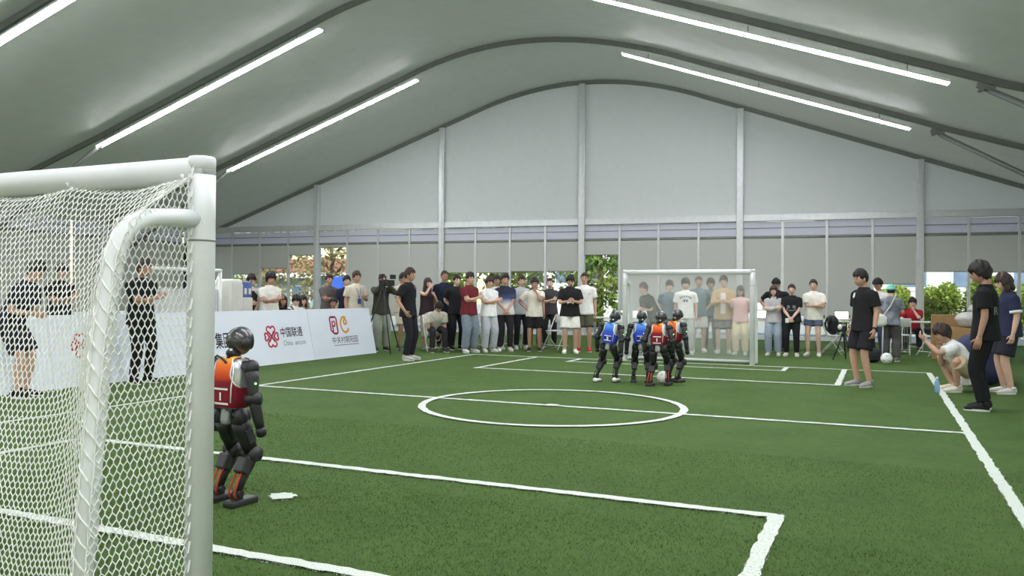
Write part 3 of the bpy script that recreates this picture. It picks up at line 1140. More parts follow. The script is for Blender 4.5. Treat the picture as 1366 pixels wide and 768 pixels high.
    g = G(); g.tube([Vector(p) * 1.003 for p in pts], 0.0022, 6); g.v = [tuple(HR @ Vector(p) + hc) for p in g.v]
    put(g, 'head_seam', M_RB, hd, True)
    for s in (-1, 1):
        g = G(); g.tube([(s * 0.074, 0.012, -0.012), (s * 0.083, 0.012, -0.012)], [0.034, 0.030], 20); g.v = [tuple(HR @ Vector(p) + hc) for p in g.v]
        put(g, 'ear_disc', M_RB2, hd, True)
    g = G(); g.ball((0, 0.062, 0.0), (0.064, 0.018, 0.058), 18, 12); g.v = [tuple(HR @ Vector(p) + hc) for p in g.v]
    put(g, 'visor', M_RB, hd, True)
    # arms
    for s in (-1, 1):
        sh = Vector((s * 0.165, 0.0, 0.93))
        g = G(); g.ball(sh, (0.050, 0.052, 0.055), 16, 10); g.tube([(s * 0.10, 0, 0.935), (s * 0.175, 0, 0.935)], 0.042, 14)
        put(g, 'shoulder', M_RB, smooth=True)
        el, wr = ik(sh, arms[s], 0.205, 0.20, (s * 0.4, -0.8, -0.1))
        d = (el - sh).normalized()
        g = G(); g.tube([sh + d * 0.02, sh + d * 0.07, sh + d * 0.15, el], [0.043, 0.044, 0.036, 0.034], 14)
        ua = put(g, 'upper_arm', M_RB2, smooth=True)
        g = G(); q = sh + d * 0.10 + Vector((s * 0.040, -0.012, 0)); g.ball(q, 0.007, 8, 6); put(g, 'status_light', M_GREEN, ua, True)
        x = d.cross((wr - el).normalized())
        if x.length < 1e-3:
            x = Vector((1, 0, 0))
        x.normalize()
        g = G(); g.tube([el - x * 0.045, el + x * 0.045], 0.041, 16); g.ball(el, 0.042, 14, 8); put(g, 'elbow', M_RB, smooth=True)
        e = (wr - el).normalized()
        g = G(); g.tube([el, el + e * 0.06, el + e * 0.14, wr], [0.034, 0.038, 0.034, 0.028], 14); put(g, 'forearm', M_RB2, smooth=True)
        g = G(); g.tube([wr - e * 0.005, wr + e * 0.02, wr + e * 0.05, wr + e * 0.062], [0.030, 0.036, 0.032, 0.012], 14); put(g, 'hand', M_RB, smooth=True)
    # legs
    for s in (-1, 1):
        hp = B((s * 0.075, 0, 0.60))
        an = Vector(feet[s]) + Vector((0, 0, 0.085))
        kn, an = ik(hp, an, 0.265, 0.265, (s * 0.05, 1, 0))
        g = G(); g.tube([hp + Vector((-s * 0.02, 0, 0.01)), hp + Vector((s * 0.05, 0, 0.01))], 0.058, 16); g.ball(hp + Vector((s * 0.01, 0, 0)), (0.056, 0.062, 0.066), 14, 10)
        put(g, 'hip', M_RB, smooth=True, body=False)
        d = (kn - hp).normalized()
        g = G(); rot = axes_rot(d, (0, 1, 0))
        g.tube([hp + d * 0.02, hp + d * 0.08, hp + d * 0.17, kn - d * 0.01], [(0.058, 0.062), (0.056, 0.064), (0.048, 0.054), (0.044, 0.048)], 16, (1, 0, 0))
        th = put(g, 'thigh', M_RB, smooth=True, body=False)
        g = G(); g.box(hp + d * 0.13 + Vector((s * 0.052, 0, 0)), (0.014, 0.062, 0.10), rot, 0.005); put(g, 'thigh_plate', M_RB2, th, body=False)
        g = G(); g.tube([kn - Vector((0.056, 0, 0)), kn + Vector((0.056, 0, 0))], 0.049, 18); put(g, 'knee', M_RB2, smooth=True, body=False)
        e = (an - kn).normalized()
        rot = axes_rot(-e, (0, 1, 0))
        g = G(); g.tube([kn, kn + e * 0.08, kn + e * 0.17, an], [(0.046, 0.046), (0.044, 0.042), (0.026, 0.028), (0.022, 0.024)], 14, (1, 0, 0))
        sh_ = put(g, 'shin', M_RB, smooth=True, body=False)
        bk = e.cross(Vector((1, 0, 0))).normalized()
        if bk.y > 0:
            bk = -bk
        g = G(); g.box(kn + e * 0.095 + bk * 0.038, (0.088, 0.066, 0.105), rot, 0.012); put(g, 'calf_motor', M_RB2, sh_, body=False)
        for q in (-0.022, 0.022):
            g = G()
            a0 = kn + e * 0.14 + bk * 0.045 + Vector((q, 0, 0))
            a1 = kn + e * 0.19 + bk * 0.055 + Vector((q, 0, 0))
            a2 = an + Vector((q * 1.2, -0.055, 0.0))
            a3 = an + Vector((q, -0.03, -0.035))
            g.tube([a0, a1, a2, a3], 0.0075, 8); put(g, 'shin_cable', cable or M_CABLE, sh_, True, body=False)
        fz = feet[s][2]
        fx, fy = feet[s][0], feet[s][1]
        if white_shoes:
            g = G(); g.tube([(fx, fy - 0.07, fz + 0.03), (fx, fy - 0.04, fz + 0.035), (fx, fy + 0.06, fz + 0.03), (fx, fy + 0.12, fz + 0.022), (fx, fy + 0.135, fz + 0.018)],
                            [(0.03, 0.026), (0.042, 0.034), (0.046, 0.029), (0.036, 0.021), (0.012, 0.01)], 14, (1, 0, 0))
            ft = put(g, 'foot', M_WHITE, smooth=True, body=False)
        else:
            g = G(); g.box((fx, fy + 0.025, fz + 0.024), (0.098, 0.225, 0.040), None, 0.012); ft = put(g, 'foot', M_RB2, body=False)
        g = G(); g.box((fx, fy + 0.025, fz + 0.004), (0.092, 0.215, 0.008), None, 0.002); put(g, 'sole', M_RB, ft, body=False)
        g = G(); g.box((fx, fy - 0.005, fz + 0.062), (0.052, 0.07, 0.05), None, 0.01); g.tube([(fx - 0.036, fy, fz + 0.08), (fx + 0.036, fy, fz + 0.08)], 0.022, 12)
        put(g, 'ankle', M_RB, ft, body=False)
    return t

robot('robot', (-0.20, -5.14, 0), -0.10, 'dark humanoid robot in red and orange vest number one beside the net', 'red', '1',
      {-1: (-0.105, 0.0, 0.0), 1: (0.105, -0.03, 0.0)}, {-1: (-0.205, 0.05, 0.545), 1: (0.215, 0.06, 0.54)}, lean=0.07, pelvis=0.585, head_yaw=-0.45, head_pitch=-0.05, k=0.97)
robot('robot', (-0.18, 2.83, 0), -0.12, 'dark humanoid robot in blue vest striding in white shoes by the goal post', 'blue', '2',
      {-1: (-0.20, -0.02, 0.0), 1: (0.10, 0.05, 0.015)}, {-1: (-0.215, 0.06, 0.55), 1: (0.235, -0.02, 0.54)}, lean=0.10, pelvis=0.575, head_yaw=0.1, white_shoes=True, k=0.97, side=0.12, cable=M_RB2)
robot('robot', (0.26, 3.06, 0), 0.22, 'dark humanoid robot in blue vest standing between two other robots', 'blue', '1',
      {-1: (-0.11, 0.0, 0.0), 1: (0.12, -0.02, 0.0)}, {-1: (-0.225, 0.02, 0.54), 1: (0.215, 0.04, 0.545)}, lean=0.06, pelvis=0.58, k=0.96, cable=M_RB2)
robot('robot', (0.62, 2.72, 0), -0.05, 'dark humanoid robot in red and orange vest at the white ball', 'red', '1',
      {-1: (-0.10, -0.10, 0.0), 1: (0.12, 0.10, 0.012)}, {-1: (-0.21, 0.0, 0.545), 1: (0.20, 0.10, 0.56)}, lean=0.12, pelvis=0.575, k=0.97)
robot('robot', (0.69, 3.42, 0), -0.35, 'dark humanoid robot standing behind the robot in the red vest', 'red', '2',
      {-1: (-0.10, 0.02, 0.0), 1: (0.11, -0.04, 0.0)}, {-1: (-0.19, 0.10, 0.56), 1: (0.235, 0.02, 0.54)}, lean=0.10, pelvis=0.585, k=0.98, cable=M_RB2)

# white ball with dark patches
M_BALL = mat('ball_white', hexc(228, 230, 228), 0.45, 0.04, 10)
def ball_obj(loc, r, label):
    t = empty('soccer_ball', loc)
    tag(t, label, 'ball')
    g = G(); g.ball((0, 0, r), r, 22, 14); g.build('ball_skin', M_BALL, t, True)
    phi = (1 + 5 ** 0.5) / 2
    ico = []
    for a in (-1, 1):
        for b in (-phi, phi):
            ico += [Vector((0, a, b)), Vector((a, b, 0)), Vector((b, 0, a))]
    g = G()
    for d in ico:
        d = (Matrix.Rotation(0.5, 3, 'X') @ d).normalized()
        x = d.orthogonal().normalized(); y = d.cross(x)
        ring = [(d + (x * math.cos(2 * math.pi * i / 5) + y * math.sin(2 * math.pi * i / 5)) * 0.22).normalized() * (r * 1.004) for i in range(5)]
        o = len(g.v)
        g.add([p + Vector((0, 0, r)) for p in ring] + [d * r * 1.012 + Vector((0, 0, r))], [(5, i, (i + 1) % 5) for i in range(5)])
        pg = G(); pg.v, pg.f = g.v[o:], [tuple(q - o for q in f) for f in g.f[-5:]]
        pg.build('ball_patch', mat('ball_patch_grey', hexc(176, 180, 184), 0.5, 0.05, 10), t, True)
    return t
ball_obj((0.60, 3.10, 0), 0.095, 'white soccer ball at the feet of the robot in the red vest')
# ------------------------------------------------------------------ people
def remesh(g, voxel, smooth=4):
    me = g.mesh('raw')
    o = bpy.data.objects.new('raw', me)
    COL.objects.link(o)
    md = o.modifiers.new('r', 'REMESH'); md.mode = 'VOXEL'; md.voxel_size = voxel; md.use_smooth_shade = True
    sm = o.modifiers.new('s', 'SMOOTH'); sm.factor = 0.5; sm.iterations = smooth
    dg = bpy.context.evaluated_depsgraph_get()
    out = bpy.data.meshes.new_from_object(o.evaluated_get(dg))
    bpy.data.objects.remove(o); bpy.data.meshes.remove(me)
    return out
def append_to(me, g):
    """add the faces of g to a finished mesh (head and hands keep their own finer shape)"""
    n = len(me.vertices)
    co = np.empty(n * 3, dtype=np.float32); me.vertices.foreach_get('co', co)
    vs = [tuple(p) for p in co.reshape(-1, 3).tolist()] + [tuple(p) for p in g.v]
    fs = [tuple(p.vertices) for p in me.polygons] + [tuple(i + n for i in f) for f in g.f]
    out = bpy.data.meshes.new('body')
    out.from_pydata(vs, [], fs); out.update()
    out.polygons.foreach_set('use_smooth', [True] * len(out.polygons))
    bpy.data.meshes.remove(me)
    return out

def head_fn(x, y, z):
    rx, ry, rz = 0.076, 0.096, 0.118
    w = 1.0
    if z < 0:
        w = 1 - 0.34 * (-z) ** 1.6
    yy = y
    if y < 0 and z < -0.15:
        yy = y * (1 - 0.45 * min(1, (-z - 0.15) / 0.7))
    if y > 0 and z < -0.3:
        yy = y * (1 + 0.10 * min(1, (-z - 0.3) / 0.5))
    p = [x * rx * w, yy * ry, z * rz]
    if y > 0.3:
        p[1] += 0.026 * math.exp(-((x / 0.15) ** 2) - ((z + 0.16) / 0.20) ** 2)          # nose
        p[1] -= 0.008 * math.exp(-(((abs(x) - 0.40) / 0.18) ** 2) - ((z - 0.06) / 0.12) ** 2)   # eye sockets
        p[1] += 0.006 * math.exp(-((x / 0.3) ** 2) - ((z + 0.50) / 0.10) ** 2)           # lips
        p[1] += 0.007 * math.exp(-((x / 0.3) ** 2) - ((z + 0.85) / 0.16) ** 2)           # chin
    return p
def hair_fn(style, seed):
    """hair as a thick ragged shell over the skull; the hairline follows brow, temples, ears and nape"""
    r = random.Random(seed)
    ph = [r.uniform(0, 6.28) for _ in range(6)]
    top = {'short': 0.034, 'crop': 0.018, 'fringe': 0.036, 'bob': 0.034, 'long': 0.032, 'tied': 0.024, 'thick': 0.044}[style]
    sid = {'short': 0.013, 'crop': 0.008, 'fringe': 0.020, 'bob': 0.026, 'long': 0.022, 'tied': 0.012, 'thick': 0.026}[style]
    front = {'short': 0.40, 'crop': 0.50, 'fringe': 0.22, 'bob': 0.26, 'long': 0.36, 'tied': 0.46, 'thick': 0.24}[style]
    side = {'short': -0.02, 'crop': 0.10, 'fringe': -0.12, 'bob': -0.75, 'long': -0.85, 'tied': 0.0, 'thick': -0.25}[style]
    back = {'short': -0.55, 'crop': -0.40, 'fringe': -0.62, 'bob': -0.95, 'long': -1.2, 'tied': -0.55, 'thick': -0.75}[style]
    def fn(x, y, z):
        a = math.atan2(x, y)
        rag = 0.07 * math.sin(9 * a + ph[4]) + 0.05 * math.sin(17 * a + ph[5])
        if y > 0:
            q = min(1, max(0, (y - 0.30) / 0.30))
            thr = side + (front - side) * q + rag * (0.4 + q)
        else:
            thr = side + (back - side) * min(1, -y / 0.6) + rag * 0.5
        m = min(1, max(0, (z - thr) / 0.10 + 0.5))
        nz = math.sin(7 * a + ph[0] + 4 * z) + math.sin(12 * a + ph[1] - 6 * z) + math.sin(5 * a + ph[2] + 9 * z)
        w = max(0.0, z) ** 0.8
        t = (sid + (top - sid) * w) * (1 + 0.13 * nz)
        p = Vector(head_fn(x, y, z))
        if m < 0.02:
            return tuple(p * 0.90)
        return tuple(p * (0.92 + 0.08 * m) + Vector((x, y * 0.9, z)) * (t * m))
    return fn

def hand_mesh(g, wr, d, palm, s, k, curl=0.35):
    """palm, four unequal fingers with knuckle bends, thumb from the side of the palm near its base"""
    d = d.normalized()
    palm = (palm - d * palm.dot(d)).normalized()
    side = d.cross(palm) * s               # towards the thumb
    pw = 0.040 * k
    g.tube([wr - d * 0.03 * k, wr + d * 0.02 * k, wr + d * 0.06 * k, wr + d * 0.092 * k],
           [(0.024 * k, 0.020 * k), (0.034 * k, 0.016 * k), (0.041 * k, 0.015 * k), (0.038 * k, 0.012 * k)], 8, side)
    L = [0.072, 0.080, 0.074, 0.058]
    for i in range(4):
        b = wr + d * 0.086 * k + side * ((0.030 - 0.020 * i) * k)
        a1, a2 = curl, curl * 2.2
        d1 = (d * math.cos(a1) + palm * math.sin(a1)); d2 = (d * math.cos(a2) + palm * math.sin(a2))
        l = L[i] * k
        g.tube([b, b + d1 * l * 0.45, b + d1 * l * 0.45 + d2 * l * 0.35, b + d1 * l * 0.45 + d2 * l * 0.58],
               [0.0092 * k, 0.0085 * k, 0.0076 * k, 0.005 * k], 5)
    b = wr + d * 0.028 * k + side * 0.030 * k
    t1 = (d * 0.65 + side * 0.75 + palm * 0.2).normalized(); t2 = (d * 0.9 + side * 0.25 + palm * 0.35).normalized()
    g.tube([b, b + t1 * 0.036 * k, b + t1 * 0.036 * k + t2 * 0.03 * k], [0.011 * k, 0.010 * k, 0.006 * k], 5)

ARMS = {  # wrist position relative to the pelvis in the torso frame: x outward on that side, y forward, z up; elbow pole
    'down': ((0.235, 0.02, -0.092), (0.35, -1, 0)), 'down_out': ((0.27, 0.08, -0.02), (0.5, -1, 0)),
    'crossed': ((-0.11, 0.175, 0.215), (0.7, -0.2, -1)), 'crossed2': ((-0.09, 0.205, 0.245), (0.7, -0.2, -1)),
    'clasp': ((0.035, 0.20, -0.01), (0.8, -0.6, -0.3)), 'hold': ((0.07, 0.25, 0.20), (0.7, -0.5, -0.8)),
    'high_hold': ((0.06, 0.24, 0.34), (0.7, -0.3, -1)), 'face': ((0.03, 0.14, 0.47), (0.8, 0.1, -1)),
    'hip': ((0.195, 0.03, 0.07), (1, -0.5, 0)), 'camera': ((0.07, 0.23, 0.55), (0.9, 0.1, -1)), 'behind': ((0.03, -0.16, 0.03), (1, -0.5, 0)),
    'lap': ((0.10, 0.30, 0.02), (1, -0.3, -0.3)), 'reach': ((0.10, 0.48, 0.28), (0.6, 0, -1)), 'table': ((0.12, 0.38, 0.20), (0.8, -0.3, -0.6)),
}
M_SKIN = [mat('skin_%d' % i, hexc(*c), 0.55, 0.06, 30, spec=0.3) for i, c in enumerate([(204, 166, 146), (190, 150, 130), (174, 134, 114), (212, 178, 160)])]
M_HAIR = mat('hair_black', hexc(34, 30, 30), 0.5, 0.25, 60, 0.5, 120, spec=0.35)
M_HAIRB = mat('hair_brown', hexc(58, 44, 38), 0.5, 0.25, 60, 0.5, 120, spec=0.35)
M_EYE = mat('eye_dark', hexc(26, 20, 18), 0.25, 0.1, 40)
M_LIP = mat('lip', hexc(164, 98, 90), 0.5, 0.1, 40)
M_LANYARD = mat('lanyard_blue', hexc(60, 90, 170), 0.6, 0.1, 20)
M_SHOEW = mat('shoe_white', hexc(214, 214, 210), 0.6, 0.06, 20)
SHOE = {}
def heading_to_camera(x, y, rel):
    """heading (z rotation) of a person at x, y turned rel degrees from facing the filming position"""
    cx, cy = 3.58 - x, -9.18 - y
    a = math.atan2(cy, cx) + math.radians(rel)      # + turns the front to the viewer's right
    return a - math.pi / 2

NPEOPLE = 0
def person(x, y, H, rel, label, top, bottom, shoes=(60, 58, 58), hair='short', arms=('down', 'down'), legs='stand', lean=0.0, side=0.0,
           head=(0.0, 0.0), skin=None, g_=1.0, vox=0.017, hairm=None, feet=None, pelvis=None, cap=None, hem=-0.10, rz=None, z0=0.0, top_mat=None, group='people around the pitch'):
    """top: (kind, colour) kinds tee / long / jacket / vest; bottom: (kind, colour) kinds trousers / wide / shorts / brief / skirt"""
    global NPEOPLE
    NPEOPLE += 1
    k = H / 1.715
    t = empty('person', (x, y, z0), heading_to_camera(x, y, rel) if rz is None else rz)
    tag(t, label, 'person', group)
    sk = M_SKIN[skin if skin is not None else NPEOPLE % 4]
    hm = hairm or (M_HAIR if NPEOPLE % 3 else M_HAIRB)
    V = Vector
    if pelvis is None:
        pelvis = {'stand': (0, 0, 0.93), 'sit': (0, -0.02, 0.53), 'squat': (0, -0.16, 0.26), 'stride': (0, 0, 0.91), 'bend': (0, -0.10, 0.90)}[legs]
    P = V(pelvis)
    R = Matrix.Rotation(math.radians(side), 3, 'Y') @ Matrix.Rotation(math.radians(-lean), 3, 'X')
    X, Y, Z = R @ V((1, 0, 0)), R @ V((0, 1, 0)), R @ V((0, 0, 1))
    # the lower back curves from the pelvis into the lean
    def T(px, py, pz):
        c = min(1.0, max(0.0, (pz + 0.05) / 0.25))
        Rq = Matrix.Rotation(math.radians(side * (0.4 + 0.6 * c)), 3, 'Y') @ Matrix.Rotation(math.radians(-lean * (0.55 + 0.45 * c)), 3, 'X')
        return P + Rq @ V((px, py, pz))
    fd = feet or {'stand': {-1: (-0.115, 0.0), 1: (0.115, 0.02)}, 'sit': {-1: (-0.15, 0.40), 1: (0.15, 0.38)}, 'squat': {-1: (-0.14, 0.05), 1: (0.14, 0.02)},
                  'stride': {-1: (-0.10, 0.22), 1: (0.10, -0.18)}, 'bend': {-1: (-0.12, 0.0), 1: (0.12, 0.03)}}[legs]
    # joints
    J = {}
    for s in (-1, 1):
        sh = T(s * 0.178, -0.005, 0.432)
        a = arms[0] if s < 0 else arms[1]
        if isinstance(a, str):
            w, pole = ARMS[a]
        else:
            w, pole = a
        wt = P + R @ V((s * w[0], w[1], w[2]))
        el, wr = ik(sh, wt, 0.285, 0.25, R @ V((s * pole[0], pole[1], pole[2])))
        hp = T(s * 0.088, 0, -0.03)
        fx, fy = fd[s][0], fd[s][1]
        fz = fd[s][2] if len(fd[s]) > 2 else 0.0
        an = V((fx, fy, 0.085 + fz))
        kn, an = ik(hp, an, 0.425, 0.41, V((s * (0.55 if legs == 'squat' else 0.12), 1, 0.3 if legs in ('sit', 'squat') else 0)))
        J[s] = (sh, el, wr, hp, kn, an)
    nb = T(0, -0.005, 0.50)
    hz = (Z * 0.45 + V((0, 0, 1)) * 0.55).normalized()
    neck_top = nb + hz * 0.058 + (R @ V((0, 0.015, 0)))
    HR = Matrix.Rotation(math.radians(head[0]), 3, 'Z') @ Matrix.Rotation(math.radians(-lean * 0.35 - head[1]), 3, 'X') @ Matrix.Rotation(math.radians(side * 0.4), 3, 'Y')
    hc = neck_top + HR @ V((0, 0.022, 0.085))
    def S(g):
        g.v = [(p[0] * k, p[1] * k, p[2] * k) for p in g.v]
        return g
    # ---- body
    g = G()
    TR = [(-0.10, .120, .085), (-0.02, .158, .112), (0.10, .140, .102), (0.24, .150, .106), (0.36, .158, .108), (0.42, .120, .082), (0.455, .066, .058), (0.50, .056, .055)]
    g.tube([T(0, 0, z) for z, a, b in TR], [(a * g_, b * g_) for z, a, b in TR], 16, X)
    g.tube([nb - hz * 0.04, nb + hz * 0.04, neck_top + hz * 0.03], [(.058, .058), (.052, .054), (.052, .056)], 12, X)
    for s in (-1, 1):
        sh, el, wr, hp, kn, an = J[s]
        g.tube([T(s * 0.09, 0, 0.40), sh - V((0, 0, 0.015)), sh + (el - sh) * 0.4, el - (el - sh) * 0.08, el + (wr - el) * 0.1, el + (wr - el) * 0.35, wr], [r * (0.5 + 0.5 * g_) for r in (.040, .044, .045, .040, .040, .038, .026)], 10)
        g.tube([T(s * 0.06, 0, 0.02), hp, hp + (kn - hp) * 0.4, kn - (kn - hp) * 0.06, kn + (an - kn) * 0.08, kn + (an - kn) * 0.32, an, an - V((0, 0, 0.045))],
               [r * (0.5 + 0.5 * g_) for r in (.080, .086, .078, .058, .056, .055, .037, .036)], 12)
    body = remesh(S(g), vox * k, 3)
    g = G()
    g.ball((0, 0, 0), 1, 24, 18, None, head_fn)
    for s in (-1, 1):
        g.ball((s * 0.077, -0.008, -0.006), (0.010, 0.020, 0.032), 8, 6)
    g.v = [tuple(HR @ V(p) + hc) for p in g.v]
    for s in (-1, 1):
        sh, el, wr, hp, kn, an = J[s]
        d = (wr - el).normalized()
        pn = R @ V((-s, 0.25, 0.1))
        if abs(d.z) < 0.75:
            pn = R @ V((-s * 0.3, -0.8, -0.2))
        hand_mesh(g, wr, d, pn, s, 1.0, 0.4)
    body = append_to(body, S(g))
    bo = link('body', body, sk, t)
    # ---- face
    for s in (-1, 1):
        g = G(); g.ball((s * 0.031, 0.0845, 0.006), (0.0125, 0.006, 0.0065), 8, 6); g.v = [tuple(HR @ V(p) + hc) for p in g.v]; S(g).build('eye', M_EYE, t, True)
        g = G(); g.tube([(s * 0.014, 0.092, 0.026), (s * 0.034, 0.088, 0.031), (s * 0.050, 0.074, 0.026)], [0.003, 0.004, 0.002], 5); g.v = [tuple(HR @ V(p) + hc) for p in g.v]; S(g).build('eyebrow', hm, t, True)
    g = G(); g.ball((0, 0.0905, -0.060), (0.021, 0.008, 0.006), 8, 6); g.v = [tuple(HR @ V(p) + hc) for p in g.v]; S(g).build('mouth', M_LIP, t, True)
    # ---- hair
    g = G(); g.ball((0, 0, 0), 1, 40, 26, None, hair_fn(hair, NPEOPLE))
    if hair in ('long', 'bob'):
        e = -0.30 if hair == 'long' else -0.14
        g.tube([(0, -0.045, 0.02), (0, -0.068, -0.07), (0, -0.078, (e - 0.07) / 2), (0, -0.076, e)], [(0.078, 0.055), (0.086, 0.046), (0.092, 0.036), (0.07, 0.018)], 14, (1, 0, 0))
        for s in (-1, 1):
            g.tube([(s * 0.070, 0.0, 0.03), (s * 0.082, -0.005, -0.06), (s * 0.084, 0.0, e * 0.7), (s * 0.076, 0.01, e)], [(0.016, 0.045), (0.018, 0.05), (0.022, 0.045), (0.012, 0.02)], 8, (1, 0, 0))
    if hair == 'tied':
        g.tube([(0, -0.09, 0.03), (0, -0.125, 0.01), (0, -0.135, -0.06), (0, -0.115, -0.13)], [0.02, 0.026, 0.022, 0.008], 8)
    g.v = [tuple(HR @ V(p) + hc) for p in g.v]
    S(g).build('hair', hm, t, True)
    if cap:
        def cf(x, y, z):
            m = min(1, max(0, (z - 0.10) / 0.12 + 0.5))
            p = V(head_fn(x, y, z))
            return tuple(p * (0.9 + 0.1 * m) + V((x, y, z)) * (0.034 * m - 0.012 * (1 - m)))
        g = G(); g.ball((0, 0, 0), 1, 26, 18, None, cf)
        vs = []
        for i in range(11):
            a = math.radians(-72 + 144 * i / 10)
            for r_, zz in ((0.98, 0.030), (1.0 + 0.75 * math.cos(a * 0.95) ** 0.8, 0.012)):
                vs.append((math.sin(a) * 0.100 * (1.0 if r_ < 1 else 0.95), math.cos(a) * 0.112 * r_, zz))
        n_ = len(vs)
        vs += [(p[0], p[1], p[2] + 0.006) for p in vs]
        fs = []
        for i in range(10):
            a, b = 2 * i, 2 * i + 2
            fs += [(a, a + 1, b + 1, b), (n_ + a, n_ + b, n_ + b + 1, n_ + a + 1), (a + 1, n_ + a + 1, n_ + b + 1, b + 1)]
        g.add(vs, fs)
        g.v = [tuple(HR @ V(p) + hc) for p in g.v]
        S(g).build('cap', cloth(*cap), t, True)
    # ---- upper garment
    kind, col = top
    g = G()
    lo = 1.12 if kind in ('tee', 'jacket') else 1.05
    TS = [(hem - 0.03, .212, .158), (hem + 0.02, .208, .154), (0.02, .192, .142), (0.12, .178, .132), (0.24, .176, .130), (0.35, .182, .132), (0.415, .168, .116), (0.465, .118, .090), (0.515, .074, .072)]
    if kind == 'jacket':
        TS = [(z, a + .012, b + .012) for z, a, b in TS[:-1]] + [(0.51, .078, .075)]
    g.tube([T(0, 0, z) for z, a, b in TS], [(a * g_, b * g_) for z, a, b in TS], 18, X)
    for s in (-1, 1):
        sh, el, wr = J[s][:3]
        if kind == 'vest':
            continue
        up = (el - sh)
        if kind in ('tee',):
            e = 0.72
            g.tube([T(s * 0.08, 0, 0.405), T(s * 0.145, 0, 0.41), sh + up * 0.12, sh + up * 0.45, sh + up * e], [.074, .076, .076, .078, .081], 12)
        else:
            fo = wr - el
            g.tube([T(s * 0.08, 0, 0.405), T(s * 0.145, 0, 0.41), sh + up * 0.12, sh + up * 0.6, el - up * 0.05, el + fo * 0.12, el + fo * 0.5, el + fo * 0.92], [.074, .076, .074, .065, .060, .059, .053, .044], 12)
    shirt_me = remesh(S(g), vox * 0.95 * k, 4)
    shirt = link({'tee': 'shirt', 'long': 'long_sleeved_shirt', 'jacket': 'jacket', 'vest': 'vest'}[kind], shirt_me, top_mat or cloth(*col), t)
    # ---- lower garment
    kind, col = bottom
    g = G()
    g.tube([T(0, 0, z) for z in (0.06, 0.0, -0.07, -0.115)], [(.158 * g_, .118 * g_), (.168 * g_, .126 * g_), (.165 * g_, .12 * g_), (.11 * g_, .085 * g_)], 16, X)
    if kind == 'skirt':
        kn = (J[-1][4] + J[1][4]) / 2
        hp = T(0, 0, -0.03)
        g.tube([T(0, 0, 0.02), hp, hp + (kn - hp) * 0.5, hp + (kn - hp) * 1.5], [(.165, .12), (.18, .14), (.20, .17), (.23, .20)], 18, (1, 0, 0))
    else:
        for s in (-1, 1):
            sh, el, wr, hp, kn, an = J[s]
            th, sn = kn - hp, an - kn
            if kind in ('shorts', 'brief'):
                e = 0.88 if kind == 'shorts' else 0.55
                g.tube([T(s * 0.06, 0, 0.0), hp, hp + th * 0.4 * e, hp + th * e], [.095 * g_, .098 * g_, .104 * g_, .108 * g_], 14)
            else:
                w = 1.28 if kind == 'wide' else 1.0
                g.tube([T(s * 0.06, 0, 0.0), hp, hp + th * 0.45, kn - th * 0.05, kn + sn * 0.08, kn + sn * 0.5, kn + sn * 0.96], [.095 * g_, .096 * g_, .094 * g_ * (1 + (w - 1) * .5), .078 * w, .076 * w, .070 * w, .064 * w], 14)
    link({'trousers': 'trousers', 'wide': 'trousers', 'shorts': 'shorts', 'brief': 'shorts', 'skirt': 'skirt'}[kind], remesh(S(g), vox * 0.95 * k, 4), cloth(*col), t)
    # ---- shoes
    sm = cloth(*shoes)
    for s in (-1, 1):
        an = J[s][5]
        toe = math.radians(10) * s
        g = G()
        base = V((an.x, an.y, an.z - 0.085))
        Rt = Matrix.Rotation(-toe, 3, 'Z')
        pts = [(-0.065, 0.045, .030, .030), (-0.04, 0.050, .040, .046), (0.02, 0.048, .044, .046), (0.09, 0.038, .049, .036), (0.15, 0.030, .045, .028), (0.185, 0.024, .026, .018), (0.195, 0.022, .008, .008)]
        g.tube([base + Rt @ V((0, a, z)) for a, z, rx, rz in pts], [(rx, rz) for a, z, rx, rz in pts], 12, Rt @ V((1, 0, 0)))
        g.tube([base + V((0, -0.012, 0.06)), base + V((0, -0.015, 0.105))], [(.042, .050), (.040, .046)], 12, (1, 0, 0))
        g.v = [(p[0], p[1], max(p[2], base.z + 0.012)) for p in g.v]
        so = S(g).build('shoe', sm, t, True)
        g = G()
        out = []
        for i in range(16):
            a = 2 * math.pi * i / 16
            yy = 0.065 + 0.132 * math.sin(a)
            w = 0.046 if yy > 0.03 else 0.040
            out.append(base + Rt @ V((w * math.cos(a) * (1.0 - 0.25 * max(0, math.sin(a)) ** 3), yy, 0.0)))
        vs = out + [p + V((0, 0, 0.024)) for p in out]
        g.add(vs, [tuple(range(15, -1, -1)), tuple(16 + i for i in range(16))] + [(i, (i + 1) % 16, 16 + (i + 1) % 16, 16 + i) for i in range(16)])
        S(g).build('sole', M_SHOEW, so, False)
    t['_k'] = k
    return t, dict(J=J, T=T, P=P, R=R, HR=HR, hc=hc, k=k, shirt=shirt)
def print_on(t, info, pts, faces, m, name, back=False, off=0.004):
    """flat print pressed onto the shirt: pts in (x, z) of the person's own frame"""
    me = info['shirt'].data
    bv = BVHTree.FromPolygons([v.co for v in me.vertices], [tuple(p.vertices) for p in me.polygons])
    vs = []
    sgn = -1 if back else 1
    for x, z in pts:
        hit = bv.ray_cast(Vector((x, sgn * 1.5, z)), Vector((0, -sgn, 0)))
        y = hit[0].y if hit[0] is not None else 0.12 * sgn
        vs.append((x, y + sgn * off, z))
    g = G(); g.add(vs, faces)
    return g.build(name, m, info['shirt'])
def disc(cx, cz, r, n=14):
    return [(cx, cz)] + [(cx + r * math.cos(2 * math.pi * i / n), cz + r * math.sin(2 * math.pi * i / n)) for i in range(n)], [(0, 1 + i, 1 + (i + 1) % n) for i in range(n)]
